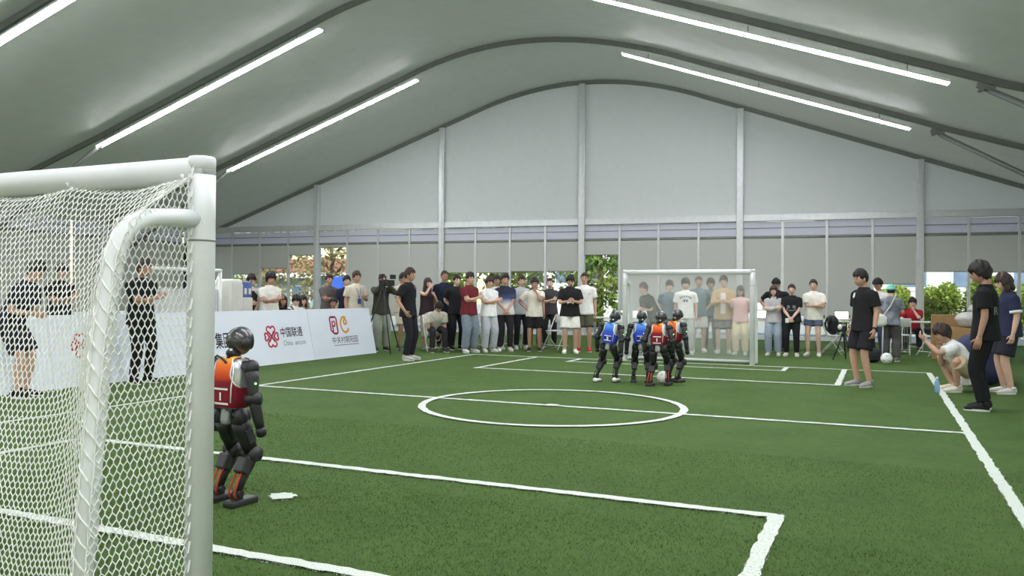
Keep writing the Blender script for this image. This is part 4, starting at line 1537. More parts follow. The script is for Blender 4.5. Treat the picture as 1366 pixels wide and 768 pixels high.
def bars(list_):
    pts, fs = [], []
    for (x0, x1, z0, z1) in list_:
        o = len(pts)
        n = max(1, int((x1 - x0) / 0.018))
        for q in range(n + 1):
            x = x0 + (x1 - x0) * q / n
            pts += [(x, z0), (x, z1)]
        fs += [(o + 2 * q, o + 2 * q + 2, o + 2 * q + 3, o + 2 * q + 1) for q in range(n)]
    return pts, fs
M_PRINTW = mat('print_white', hexc(220, 220, 218), 0.7, 0.05, 20)
M_PRINTG = mat('print_grey', hexc(120, 124, 128), 0.7, 0.05, 20)
M_PRINTD = mat('print_dark', hexc(52, 54, 62), 0.7, 0.05, 20)
# ------------------------------------------------------------------ the people in the photograph
NEARV = 0.013
BLACK, NAVY, WHITE, GREY = (34, 33, 36), (38, 42, 66), (218, 217, 214), (150, 152, 156)
t, i = person(-6.30, -2.33, 1.84, 60, 'person in dark shirt and dark shorts leaning beside the board behind the net', ('tee', (36, 36, 52)), ('shorts', (36, 36, 50)), (30, 30, 32), 'short', ('hold', 'hold'), 'bend', 24, 0, (0, 18), 1, vox=0.014)
person(-8.78, 0.07, 1.80, 20, 'person in black shirt standing behind the board, seen through the net', ('tee', (30, 29, 32)), ('trousers', (40, 40, 46)), hair='short', arms=('crossed', 'crossed2'), head=(10, 10))
person(-6.30, -0.48, 1.84, 35, 'person all in black with folded arms in front of the board', ('tee', (28, 27, 32)), ('trousers', (28, 27, 30)), (26, 26, 28), 'short', ('crossed', 'crossed2'), head=(20, 8), skin=2, vox=0.014)
# behind the end boards
t, i = person(-8.40, 4.08, 1.74, 25, 'person in dark waistcoat over a white shirt by the white cabinet', ('tee', (210, 208, 204)), ('trousers', (60, 58, 60)), hair='short', arms=('clasp', 'hold'), lean=8, head=(0, 15))
g = G()
WS = [(-0.06, .212, .160), (0.02, .204, .154), (0.12, .192, .146), (0.24, .190, .144), (0.34, .186, .146), (0.40, .150, .128), (0.44, .120, .110)]
g.tube([i['T'](0, 0, z) * i['k'] for z, a, b in WS], [(a, b) for z, a, b in WS], 20, (1, 0, 0)); g.build('waistcoat', cloth(58, 50, 48), t, True)
person(-7.99, 4.26, 1.77, 15, 'person with chin-length hair and folded arms in white shirt behind board', ('tee', (224, 222, 214)), ('trousers', (70, 72, 80)), hair='thick', arms=('crossed', 'crossed2'), head=(10, 5))
person(-8.28, 5.01, 1.68, 20, 'long-haired person in black seated beside two others behind the board', ('tee', (36, 34, 36)), ('trousers', (50, 50, 55)), hair='long', arms=('lap', 'lap'), legs='sit')
t, i = person(-8.55, 5.77, 1.70, 25, 'person in white shirt with a dark strap seated behind the board', ('tee', (222, 220, 216)), ('trousers', (60, 60, 66)), hair='fringe', arms=('lap', 'table'), legs='sit', head=(0, 15))
g = G(); g.tube([i['T'](0.10, 0.02, 0.50), i['T'](0.06, 0.135, 0.36), i['T'](-0.04, 0.15, 0.20), i['T'](-0.16, 0.12, 0.04)], 0.018, 8); g.build('strap', M_BLACK, t, True)
person(-9.03, 6.64, 1.66, 30, 'long-haired person in dusky pink seated behind the person in white', ('tee', (150, 120, 120)), ('trousers', (60, 60, 66)), hair='long', arms=('lap', 'lap'), legs='sit')
person(-8.55, 7.0, 1.80, 25, 'person in grey-brown shirt standing with folded arms under the open blind', ('tee', (98, 90, 88)), ('trousers', (50, 50, 55)), hair='short', arms=('crossed', 'crossed2'))
person(-7.95, 6.36, 1.62, 10, 'person in brown crouching low behind the end of the board', ('tee', (84, 72, 70)), ('trousers', (44, 44, 50)), hair='short', arms=('lap', 'lap'), legs='sit', lean=8)
person(-8.0, 6.95, 1.76, 20, 'person in navy printed shirt between two standing people behind board', ('tee', (44, 44, 62)), ('trousers', (44, 44, 50)), hair='short')
t, i = person(-7.48, 6.60, 1.85, 30, 'tall person in cream shirt with a blue badge on a lanyard', ('tee', (206, 198, 180)), ('trousers', (52, 50, 54)), hair='short', arms=('hold', 'down'), skin=1)
g = G(); g.tube([(-0.07, 0.02, 1.56), (-0.045, 0.155, 1.40), (0.0, 0.165, 1.22)], 0.006, 6); g.tube([(0.07, 0.02, 1.56), (0.045, 0.155, 1.40), (0.0, 0.165, 1.22)], 0.006, 6); g.build('lanyard', M_LANYARD, t)
g = G(); g.box((0.0, 0.172, 1.15), (0.085, 0.008, 0.12), None, 0.003); g.build('badge', M_LANYARD, t)
person(-7.00, 6.92, 1.80, 20, 'camera operator in dark green jacket and grey trousers behind a tripod', ('long', (62, 62, 54)), ('wide', (136, 142, 132)), (50, 54, 46), 'crop', ('camera', 'camera'), lean=3, head=(10, 4))
person(-6.92, 7.73, 1.84, 40, 'person in beige shirt and cream shorts beside the camera operator', ('tee', (196, 186, 164)), ('shorts', (206, 198, 180)), (90, 88, 84), 'short', ('down', 'clasp'), skin=2)
t, i = person(-5.06, 4.96, 1.86, 62, 'person in black shirt and trousers with pale shoes standing at the touchline', ('tee', (33, 33, 38)), ('trousers', (36, 36, 42)), (176, 174, 172), 'short', ('down', 'down_out'), skin=2, vox=0.015)
print_on(t, i, *disc(-0.10, 1.46, 0.035), M_PRINTW, 'shirt_badge')
person(-6.45, 8.10, 1.72, 35, 'long-haired person lifting both hands, in dark top and light skirt', ('vest', (56, 48, 50)), ('skirt', (178, 170, 158)), (150, 146, 140), 'long', ('high_hold', 'camera'), hairm=M_HAIRB)
person(-5.85, 7.42, 1.72, 15, 'person in open white shirt seated and bowing forward over dark trousers', ('tee', (198, 192, 182)), ('trousers', (44, 42, 44)), (60, 58, 56), 'fringe', ('lap', 'lap'), 'sit', 38, 0, (0, 25))
person(-6.20, 8.50, 1.92, 20, 'tall person in navy shirt behind the seated bowing person', ('tee', (38, 42, 58)), ('trousers', (40, 40, 48)), hair='crop', arms=('down', 'down'), g_=1.08)
person(-5.67, 8.15, 1.80, 25, 'person in black shirt and black trousers beside the maroon shirt', ('tee', (34, 34, 37)), ('trousers', (34, 34, 37)), (34, 34, 36), 'short', ('down', 'behind'))
person(-4.95, 7.42, 1.83, 35, 'person in maroon shirt and blue-grey jeans with folded arms', ('tee', (104, 40, 48)), ('wide', (120, 130, 142)), (196, 194, 190), 'short', ('crossed', 'crossed2'), skin=0)
person(-4.66, 7.86, 1.74, 25, 'person in white shirt and light grey trousers with folded arms', ('tee', (226, 226, 226)), ('wide', (172, 176, 184)), (206, 204, 200), 'fringe', ('crossed', 'crossed2'), skin=0)
person(-4.86, 8.70, 1.80, 15, 'person in pale grey shirt and black trousers behind the folded arms', ('tee', (196, 196, 194)), ('trousers', (40, 38, 40)), (196, 194, 188), 'short', ('down', 'behind'))
GRAD = mat_gradient('dip_dyed_cloth', [(0.0, hexc(212, 212, 210)), (0.34, hexc(206, 208, 212)), (0.58, hexc(72, 84, 124)), (0.78, hexc(44, 48, 70)), (1.0, hexc(42, 44, 62))], 0.85, 0.85, 1.52, 0.3)
person(-4.43, 8.26, 1.82, 8, 'person in navy to white dip-dyed shirt with clasped hands', ('tee', NAVY), ('trousers', (44, 42, 46)), (206, 204, 200), 'short', ('clasp', 'clasp'), skin=1, top_mat=GRAD, g_=1.08)
person(-4.40, 9.14, 1.80, 15, 'person in mid grey shirt and black trousers behind the dip-dyed shirt', ('tee', (172, 174, 178)), ('trousers', (34, 34, 36)), (186, 184, 180), 'short', ('down', 'down'))
person(-3.82, 8.61, 1.72, 0, 'person in cream shirt and black shorts with a hand at the mouth', ('tee', (218, 212, 200)), ('shorts', (36, 36, 38)), (60, 56, 54), 'short', ('face', 'hip'), skin=2)
person(-4.22, 9.55, 1.76, 10, 'person in purple cap behind the cream shirt', ('tee', (120, 60, 66)), ('trousers', (110, 40, 46)), (120, 116, 112), 'short', cap=(64, 58, 104))
person(-4.02, 10.1, 1.76, -5, 'person in charcoal shirt standing behind an empty folding chair', ('tee', (66, 64, 66)), ('trousers', (46, 44, 46)), hair='crop', arms=('crossed', 'crossed2'))
person(-2.83, 8.34, 1.80, 5, 'person in black shirt and white shorts holding a small controller', ('tee', (38, 36, 38)), ('shorts', (222, 220, 214)), (224, 224, 220), 'short', ('hold', 'hold'), head=(0, 22), skin=1, g_=1.1)
person(-2.70, 8.96, 1.86, -5, 'person in white shirt, olive shorts and red shoes', ('tee', (226, 224, 222)), ('shorts', (84, 86, 70)), (168, 52, 48), 'crop', ('down', 'down'), skin=1, g_=1.05)
# behind the far goal
person(-1.12, 8.98, 1.72, -55, 'person in black leaning sideways behind the goal net', ('tee', (48, 48, 52)), ('trousers', (48, 48, 52)), (44, 44, 46), 'short', ('crossed', 'hold'), 'bend', 30, 0, (0, -8), 0)
person(-0.81, 9.48, 1.68, 0, 'person in blue-grey shirt behind the goal net next to the white shirt', ('tee', (98, 116, 128)), ('trousers', (70, 74, 80)), hair='fringe', arms=('behind', 'behind'))
t, i = person(-0.40, 9.30, 1.73, 0, 'person in white shirt with dark arched print behind the goal net', ('tee', (226, 226, 222)), ('wide', (178, 180, 178)), (206, 204, 200), 'fringe', ('down', 'down'), skin=0)
pts, fs = [], []
for q in range(6):
    a = math.radians(150 - 24 * q)
    cx, cz = 0.13 * math.cos(a), 1.24 + 0.075 * math.sin(a)
    b, f = bars([(cx - 0.014, cx + 0.014, cz - 0.018, cz + 0.018)])
    fs += [tuple(z + len(pts) for z in ff) for ff in f]; pts += b
b, f = bars([(-0.05, -0.008, 1.19, 1.24), (0.008, 0.05, 1.19, 1.24)])
fs += [tuple(z + len(pts) for z in ff) for ff in f]; pts += b
print_on(t, i, pts, fs, M_PRINTD, 'shirt_print')['kind'] = 'stuff'
person(-0.29, 10.20, 1.80, 5, 'person in teal shirt and pale shorts behind the goal net', ('tee', (92, 116, 122)), ('shorts', (196, 196, 190)), (206, 204, 200), 'crop', ('hip', 'down'))
person(-0.14, 10.95, 1.76, -5, 'person in dark teal shirt half hidden by the tan jacket', ('tee', (84, 102, 108)), ('trousers', (62, 72, 80)), hair='fringe', arms=('down', 'hip'))
t, i = person(0.31, 10.11, 1.80, -5, 'person in open tan jacket over a white shirt behind the goal net', ('jacket', (186, 158, 116)), ('shorts', (96, 94, 94)), (206, 204, 200), 'short', ('hold', 'hold'), skin=0, hem=-0.16)
print_on(t, i, *bars([(-0.055, 0.055, 0.92 + 0.06 * q, 0.98 + 0.06 * q) for q in range(8)]), M_PRINTW, 'inner_shirt')
person(0.74, 9.82, 1.56, -10, 'person in pink shirt and cream trousers behind the goal net', ('tee', (214, 174, 172)), ('wide', (214, 202, 172)), (206, 204, 200), 'bob', ('behind', 'behind'), skin=2)
# beside the far goal
person(1.36, 11.2, 1.76, -10, 'person in black cap and black shirt behind the pale grey top', ('tee', (38, 37, 40)), ('trousers', (40, 40, 44)), hair='short', cap=(34, 34, 38), arms=('hip', 'hip'))
person(1.44, 9.96, 1.57, -5, 'long-haired person in pale grey long sleeves and light blue jeans', ('long', (178, 174, 176)), ('wide', (148, 160, 174)), (206, 204, 200), 'long', ('crossed', 'crossed2'), hairm=M_HAIRB, skin=3)
t, i = person(1.83, 9.92, 1.61, -5, 'person in black printed shirt and black trousers with clasped hands', ('tee', (38, 37, 40)), ('trousers', (36, 36, 38)), (212, 210, 206), 'tied', ('clasp', 'clasp'), skin=3, g_=1.08)
print_on(t, i, *bars([(-0.09, -0.03, 1.07, 1.13), (0.03, 0.09, 1.07, 1.13), (-0.06, 0.06, 1.01, 1.03), (-0.10, -0.07, 1.02, 1.06), (0.07, 0.10, 1.02, 1.06)]), M_PRINTG, 'shirt_print')['kind'] = 'stuff'
g = G(); g.box((0.075, 0.255, 0.80), (0.07, 0.012, 0.10), None, 0.004); g.build('phone', M_PRINTW, t)
person(2.27, 10.17, 1.72, -10, 'person in white shirt and denim shorts with hands held at the waist', ('tee', (226, 222, 212)), ('brief', (88, 100, 124)), (206, 204, 196), 'tied', ('hold', 'crossed'), skin=3)
# right-hand side
t, i = person(3.39, 4.12, 1.76, -50, 'referee in black shirt with white round badge and black shorts', ('tee', (36, 35, 38)), ('shorts', (38, 37, 41)), (150, 148, 146), 'short', ('down', 'down'), head=(-10, 12), skin=1, vox=NEARV, g_=1.02)
print_on(t, i, *disc(0.085, 1.36, 0.042), M_PRINTW, 'shirt_badge')
k = i['k']; wr, el = i['J'][-1][2] * k, i['J'][-1][1] * k; d = (wr - el).normalized()
g = G(); g.tube([wr - d * 0.03, wr - d * 0.005], 0.034, 14); g.build('wrist_watch', M_BLACK, t, True)
person(3.59, 10.2, 1.74, -30, 'person in black cap and white shirt behind the referee', ('tee', (216, 212, 210)), ('trousers', (58, 66, 92)), (70, 70, 74), 'short', cap=(44, 42, 44))
CAMO = mat('camo_cloth', hexc(120, 124, 134), 0.85, 0.45, 7, 0.3, 16, detail=1)
t, i = person(3.82, 9.41, 1.60, 172, 'person in mint cap and mottled grey shirt carrying a white bag', ('tee', GREY), ('wide', (84, 82, 82)), (120, 118, 114), 'short', ('hold', 'hold'), cap=(132, 206, 186), top_mat=CAMO, lean=4)
g = G(); g.tube([(0.12, -0.115, 1.40), (0.02, -0.135, 1.15), (-0.12, -0.14, 0.95), (-0.20, -0.12, 0.86)], (0.012), 8); g.build('bag_strap', M_PLASTIC, t)
person(4.37, 13.6, 1.72, 0, 'person in red shirt seated at the table before the hedge', ('tee', (150, 36, 44)), ('trousers', (50, 50, 56)), hair='fringe', arms=('face', 'table'), legs='sit')
t, i = person(4.62, 4.05, 1.76, -72, 'person squatting at the corner in white shirt and beige shorts', ('tee', (222, 222, 222)), ('shorts', (178, 160, 136)), (216, 208, 192), 'thick', (((0.16, 0.27, 0.72), (0.6, 0, -1)), 'face'), 'squat', 34, 0, (0, 8), 1, 1.08, vox=NEARV, hairm=M_HAIRB)
print_on(t, i, *disc(0.05, 0.46, 0.03), M_PRINTD, 'shirt_mark', True)
t, i = person(4.75, 1.99, 1.78, -100, 'person in plain black clothes with large white letter on the back', ('tee', (32, 31, 34)), ('trousers', (30, 30, 34)), (40, 40, 44), 'thick', ('down', 'down'), head=(12, 12), skin=2, vox=NEARV, hairm=M_HAIR)
me = text_mesh('R', 0.13, 'CENTER', 0, 0.002)
pts = [(v.co.x - 0.085, v.co.y + 1.14) for v in me.vertices]; fs = [tuple(p.vertices) for p in me.polygons]
print_on(t, i, pts, fs, M_PRINTG, 'shirt_letter', True, 0.006)
t, i = person(5.25, 4.10, 1.70, -72, 'person in navy shirt with white sleeve hems and black shorts', ('tee', (44, 48, 72)), ('shorts', (42, 42, 52)), (204, 198, 194), 'bob', ('down', 'down'), head=(-5, 16), skin=0, vox=NEARV, g_=1.1, hairm=M_HAIRB)
for s in (-1, 1):
    sh, el = i['J'][s][0] * i['k'], i['J'][s][1] * i['k']
    d = el - sh
    g = G(); g.tube([sh + d * 0.68, sh + d * 0.80], 0.079, 16); g.build('sleeve_hem', M_PRINTW, t, True)
print_on(t, i, *bars([(0.0, 0.001, 0.9, 0.901)]), M_PRINTW, 'shirt_tag')
person(6.35, 6.9, 1.72, -60, 'person in dark red half hidden behind the navy shirt', ('tee', (110, 50, 56)), ('trousers', (48, 48, 56)), (160, 156, 150), 'short', ('hold', 'hold'), skin=0)
# ------------------------------------------------------------------ furniture and belongings
def chair_proto():
    t = empty('folding_chair')
    def xf(name, g): return g.build(name, M_PLASTIC, t, True)
    g = G(); g.box((0, 0.0, 0.445), (0.40, 0.39, 0.028), None, 0.012); xf('seat', g)
    g = G(); g.box((0, -0.235, 0.74), (0.40, 0.026, 0.20), Matrix.Rotation(math.radians(14), 3, 'X'), 0.012); xf('backrest', g)
    for s in (-1, 1):
        g = G(); g.tube([(s * 0.225, 0.26, 0.0), (s * 0.225, -0.02, 0.42), (s * 0.215, -0.25, 0.83)], 0.013, 8); xf('front_leg', g)
        g = G(); g.tube([(s * 0.20, -0.26, 0.0), (s * 0.20, 0.15, 0.43)], 0.013, 8); xf('rear_leg', g)
    g = G(); g.tube([(-0.215, -0.25, 0.83), (0.215, -0.25, 0.83)], 0.013, 8); xf('top_rail', g)
    g = G(); g.tube([(-0.225, 0.20, 0.10), (0.225, 0.20, 0.10)], 0.009, 8); xf('cross_bar', g)
    g = G(); g.tube([(-0.20, -0.20, 0.07), (0.20, -0.20, 0.07)], 0.009, 8); xf('cross_bar', g)
    return t
CH = chair_proto()
CHAIRS = [(-3.62, 9.55, 165, 'white folding chair standing empty between the cream shirt and white shorts'),
          (2.62, 10.85, 'rel80', 'white folding chair with a black backpack beside the denim shorts'),
          (4.05, 11.9, 0, 'white folding chair seen from behind before the person in red'),
          (4.72, 11.6, 120, 'white folding chair with a black coat over its back'),
          (-5.55, 8.95, 170, 'white folding chair behind the person in black shirt and trousers'),
          (-4.75, 9.55, 190, 'white folding chair behind the pale grey shirt'),
          (-2.3, 10.0, 160, 'white folding chair behind the person in olive shorts'),
          (-8.28, 5.01, None, 'white folding chair under the long-haired person in black'),
          (-8.55, 5.77, None, 'white folding chair under the person with the dark strap'),
          (-9.03, 6.64, None, 'white folding chair under the person in dusky pink'),
          (-7.95, 6.36, None, 'white folding chair under the person in brown'),
          (-5.85, 7.42, None, 'white folding chair under the bowing person'),
          (4.37, 13.6, None, 'white folding chair under the person in red')]
SEATREL = {(-8.28, 5.01): 20, (-8.55, 5.77): 25, (-9.03, 6.64): 30, (-7.95, 6.36): 10, (-5.85, 7.42): 15, (4.37, 13.6): 0}
for q, (x, y, a, lab) in enumerate(CHAIRS):
    c = CH if q == 0 else copy_tree(CH)
    c.location = (x, y, 0)
    c.rotation_euler = (0, 0, (heading_to_camera(x, y, 80) if a == 'rel80' else math.radians(a)) if a is not None else heading_to_camera(x, y, SEATREL[(x, y)]))
    tag(c, lab, 'chair', 'white folding chairs')

M_TABLE = mat('table_top', hexc(204, 200, 190), 0.5, 0.04, 10)
def table(x, y, rz, L, label):
    t = empty('folding_table', (x, y, 0), rz)
    tag(t, label, 'table', 'folding tables along the glass wall')
    g = G(); g.box((0, 0, 0.73), (L, 0.6, 0.035), None, 0.008); g.build('table_top', M_TABLE, t)
    for sx in (-1, 1):
        for sy in (-1, 1):
            g = G(); g.tube([(sx * (L / 2 - 0.15), sy * 0.25, 0.0), (sx * (L / 2 - 0.15), sy * 0.22, 0.715)], 0.014, 8); g.build('leg', M_ALUD, t, True)
        g = G(); g.tube([(sx * (L / 2 - 0.15), -0.24, 0.25), (sx * (L / 2 - 0.15), 0.24, 0.25)], 0.011, 8); g.build('leg_brace', M_ALUD, t, True)
table(1.05, 12.1, TPH, 1.8, 'long folding table behind the people beside the far goal')
table(2.95, 12.3, TPH, 1.8, 'long folding table behind the denim shorts and the referee')
table(4.95, 12.95, TPH, 1.8, 'long folding table in front of the person in red')
table(-2.6, 11.6, TPH, 1.8, 'long folding table behind the person in white shorts')
table(-9.75, 5.6, TPH + 1.45, 1.8, 'long folding table behind the people seated beyond the board')

M_SCREEN = mat_emit('laptop_screen', (0.85, 0.9, 1.0), 1.2)
def laptop(x, y, rz, label):
    t = empty('laptop', (x, y, 0.748), rz)
    tag(t, label, 'laptop', 'laptops on the tables')
    g = G(); g.box((0, 0, 0.008), (0.34, 0.24, 0.016), None, 0.004); g.build('keyboard_base', M_DARKM, t)
    g = G(); g.box((0, -0.145, 0.12), (0.34, 0.01, 0.22), Matrix.Rotation(math.radians(14), 3, 'X'), 0.003); l = g.build('lid', M_DARKM, t)
    g = G(); g.box((0, -0.137, 0.12), (0.31, 0.004, 0.19), Matrix.Rotation(math.radians(14), 3, 'X')); g.build('screen', M_SCREEN, l)
laptop(0.95, 12.1, math.pi + TPH, 'open laptop with lit screen on the table beside the far goal')
laptop(2.8, 12.3, TPH + 3.3, 'open laptop on the table behind the referee')

# video camera on a tripod
def tripod(x, y, h, label, name='camera_tripod', spread=0.55, m=None):
    t = empty(name, (x, y, 0))
    tag(t, label, 'tripod')
    m = m or M_BLACK
    for a in (80, 200, 320):
        a = math.radians(a)
        g = G(); g.tube([(0.03 * math.cos(a), 0.03 * math.sin(a), h), (spread * 0.55 * math.cos(a), spread * 0.55 * math.sin(a), h * 0.45), (spread * math.cos(a), spread * math.sin(a), 0.0)], [0.018, 0.015, 0.011], 8); g.build('leg', m, t, True)
    g = G(); g.tube([(0, 0, h - 0.06), (0, 0, h + 0.05)], 0.035, 12); g.build('head_mount', m, t, True)
    return t
tripod(-6.60, 6.42, 1.42, 'black camera tripod in front of the camera operator')
t = empty('video_camera', (-6.60, 6.42, 1.47), heading_to_camera(-6.60, 6.42, 25))
tag(t, 'black video camera with handle on the tripod', 'camera')
g = G(); g.box((0, 0.02, 0.10), (0.13, 0.30, 0.15), None, 0.02); g.build('camera_body', M_BLACK, t)
g = G(); g.tube([(0, 0.17, 0.10), (0, 0.24, 0.10), (0, 0.25, 0.10), (0, 0.30, 0.10)], [0.05, 0.055, 0.065, 0.068], 16); l = g.build('lens', M_DARKM, t, True)
g = G(); g.box((0, 0.35, 0.10), (0.17, 0.09, 0.13), None, 0.01); g.build('lens_hood', M_BLACK, l)
g = G(); g.tube([(0, -0.08, 0.17), (0, -0.08, 0.25), (0, 0.12, 0.25), (0, 0.12, 0.17)], 0.014, 8); g.build('top_handle', M_BLACK, t, True)
g = G(); g.box((-0.17, 0.12, 0.24), (0.16, 0.012, 0.10), Matrix.Rotation(0.2, 3, 'Z'), 0.004); g.build('viewfinder_screen', M_DARKM, t)
g = G(); g.tube([(0.09, -0.02, 0.28), (0.09, 0.22, 0.28)], 0.022, 10); g.build('microphone', M_BLACK, t, True)

tripod(2.92, 9.35, 0.55, 'small black floor tripod beside the referee', 'floor_tripod', 0.22)
t = empty('action_camera', (2.92, 9.35, 0.60), 2.8)
tag(t, 'small black and white camera on the floor tripod', 'camera')
g = G(); g.box((0, 0, 0.06), (0.11, 0.08, 0.12), None, 0.02); g.build('camera_body', M_BLACK, t)
g = G(); g.ball((0.06, 0.03, 0.09), (0.05, 0.05, 0.06), 12, 8); g.build('lens_dome', M_PRINTW, t, True)

# bags, boxes
M_BAGB = mat('bag_black', hexc(40, 40, 44), 0.75, 0.15, 18, 0.4, 14)
M_BAGN = mat('bag_navy', hexc(48, 52, 84), 0.75, 0.12, 12, 0.3, 8)
M_PBAG = mat('plastic_bag', hexc(190, 186, 182), 0.35, 0.1, 14, 0.9, 18, spec=0.5)
M_CARD = mat('cardboard', hexc(160, 128, 88), 0.8, 0.08, 8)
M_TAPE = mat('packing_tape', hexc(190, 166, 120), 0.4, 0.05, 8)
def bag(name, x, y, z, dims, m, label, rz=0.0, seed=0, straps=True):
    t = empty(name, (x, y, z), rz)
    tag(t, label, 'bag')
    r = random.Random(seed)
    ph = [r.uniform(0, 6) for _ in range(3)]
    def fn(a, b, c):
        w = 1 + 0.06 * math.sin(5 * a + ph[0]) + 0.06 * math.sin(6 * c + ph[1])
        p = 2.6
        q = (abs(a) ** p + abs(b) ** p + abs(c) ** p) ** (-1 / p)
        return (a * q * dims[0] / 2 * w, b * q * dims[1] / 2 * w, c * q * dims[2] / 2 + dims[2] / 2)
    g = G(); g.ball((0, 0, 0), 1, 18, 14, None, fn); g.v = [(p[0], p[1], max(0, p[2])) for p in g.v]
    b = g.build('bag_body', m, t, True)
    if straps:
        for s in (-1, 1):
            g = G(); g.tube([(s * dims[0] * .25, dims[1] * .42, dims[2] * .9), (s * dims[0] * .28, dims[1] * .65, dims[2] * .6), (s * dims[0] * .28, dims[1] * .5, dims[2] * .15)], (0.02), 6); g.build('strap', m, t, True)
        g = G(); g.box((0, -dims[1] * 0.5, dims[2] * 0.35), (dims[0] * 0.62, dims[1] * 0.18, dims[2] * 0.42), None, 0.03); g.build('front_pocket', m, t)
    return t
bag('backpack', 2.64, 10.85, 0.462, (0.32, 0.22, 0.44), M_BAGB, 'black backpack standing on the folding chair beside the denim shorts', 2.0, 1)
bag('backpack', 3.46, 9.0, 0.0, (0.36, 0.26, 0.30), M_BAGB, 'black backpack on the turf behind the referee', 0.4, 2)
bag('coat', 4.80, 11.48, 0.86, (0.44, 0.16, 0.10), M_BAGB, 'black coat hung over the back of a folding chair', 2.1, 3, False)
bag('camera_bag', 4.72, 11.62, 0.462, (0.34, 0.26, 0.24), M_BAGB, 'black camera bag on the folding chair under the coat', 0.5, 4)
bag('tote_bag', 3.60, 9.12, 0.72, (0.30, 0.14, 0.26), M_PLASTIC, 'white bag hanging at the side of the mint cap person', 0.2, 5, False)
bag('duffel_bag', 5.03, 5.15, 0.0, (0.75, 0.55, 0.80), M_BAGN, 'big navy bag standing behind the squatting person', 0.3, 6, False)
bag('laundry_bag', 5.22, 5.75, 0.0, (0.5, 0.35, 0.92), M_BAGB, 'tall dark bag behind the navy bag', 0.3, 8, False)
bag('plastic_sack', 5.30, 9.9, 0.72, (0.55, 0.40, 0.32), M_PBAG, 'pale plastic sack lying on the cardboard box', 0.2, 7, False)
bag('plastic_sack', 5.50, 10.6, 0.97, (0.40, 0.30, 0.22), M_PBAG, 'grey plastic sack on the boxes by the window', 0.9, 9, False)
def carton(x, y, z, d, rz, label):
    t = empty('cardboard_box', (x, y, z), rz)
    tag(t, label, 'box', 'cardboard boxes by the window')
    g = G(); g.box((0, 0, d[2] / 2), d, None, 0.006); g.build('box_body', M_CARD, t)
    g = G(); g.box((0, 0, d[2] + 0.001), (d[0] * 1.002, 0.05, 0.003)); g.build('tape', M_TAPE, t)
    for s in (-1, 1):
        g = G(); g.box((0, s * d[1] * 0.252, d[2] + 0.003), (d[0] * 0.99, d[1] * 0.48, 0.004)); g.build('flap', M_CARD, t)
carton(5.25, 9.9, 0.0, (0.62, 0.45, 0.71), 0.1, 'cardboard box under the pale plastic sack')
carton(4.95, 10.9, 0.0, (0.60, 0.45, 0.95), 0.0, 'tall cardboard box next to the coat on the chair')
carton(5.68, 10.6, 0.0, (0.55, 0.45, 0.96), -0.1, 'cardboard box at the bottom of the stack by the window')
carton(5.90, 10.68, 0.97, (0.34, 0.28, 0.30), 0.2, 'small cardboard box on top of the stack by the window')
ball_obj((3.74, 8.74, 0), 0.11, 'soccer ball lying beside the black backpack behind the referee')
# walking stick of the person in the mint cap
t = empty('walking_pole', (3.66, 9.36, 0)); tag(t, 'thin pale pole held upright beside the mint cap person', 'pole')
g = G(); g.tube([(0, 0, 0.0), (0.02, 0.02, 0.78)], [0.009, 0.012], 8); g.build('shaft', M_PLASTIC, t, True)
g = G(); g.tube([(0.02, 0.02, 0.76), (0.022, 0.022, 0.86)], [0.015, 0.013], 8); g.build('grip', M_BLACK, t, True)
# phone in the hand of the squatting person, controller
t = empty('phone', (4.02, 3.93, 0.66), 0.4); tag(t, 'dark phone held out by the squatting person', 'phone')
g = G(); g.box((0, 0, 0), (0.08, 0.15, 0.01), None, 0.004); g.build('phone_case', M_BLACK, t)
g = G(); g.box((0, 0, 0.0055), (0.07, 0.14, 0.001)); g.build('screen', M_DARKM, t)
t = empty('game_controller', (-2.72, 8.06, 1.16), heading_to_camera(-2.72, 8.06, 0)); tag(t, 'small white controller in the hands of the black shirted person', 'controller')
g = G(); g.box((0, 0, 0), (0.10, 0.06, 0.035), None, 0.014)
for s in (-1, 1): g.tube([(s * 0.045, 0, 0), (s * 0.06, -0.03, -0.02), (s * 0.062, -0.055, -0.025)], [0.02, 0.018, 0.01], 8)
g.build('grip_shell', M_WHITE, t, True)
for s in (-1, 1):
    g = G(); g.tube([(s * 0.025, 0.0, 0.015), (s * 0.025, 0.0, 0.028)], 0.009, 8); g.build('thumb_stick', M_BLACK, t)
# water bottle by the squatting person
t = empty('water_bottle', (4.34, 3.70, 0)); tag(t, 'clear blue water bottle on the turf by the squatting person', 'bottle')
M_WB = mat('bottle_blue', hexc(120, 160, 190), 0.2, 0.05, 10, spec=0.5)
g = G(); g.tube([(0, 0, 0), (0, 0, 0.01), (0, 0, 0.14), (0, 0, 0.18), (0, 0, 0.20)], [0.03, 0.034, 0.034, 0.016, 0.014], 14); g.build('bottle_body', M_WB, t, True)
g = G(); g.tube([(0, 0, 0.20), (0, 0, 0.222)], 0.016, 12); g.build('bottle_cap', M_WHITE, t, True)
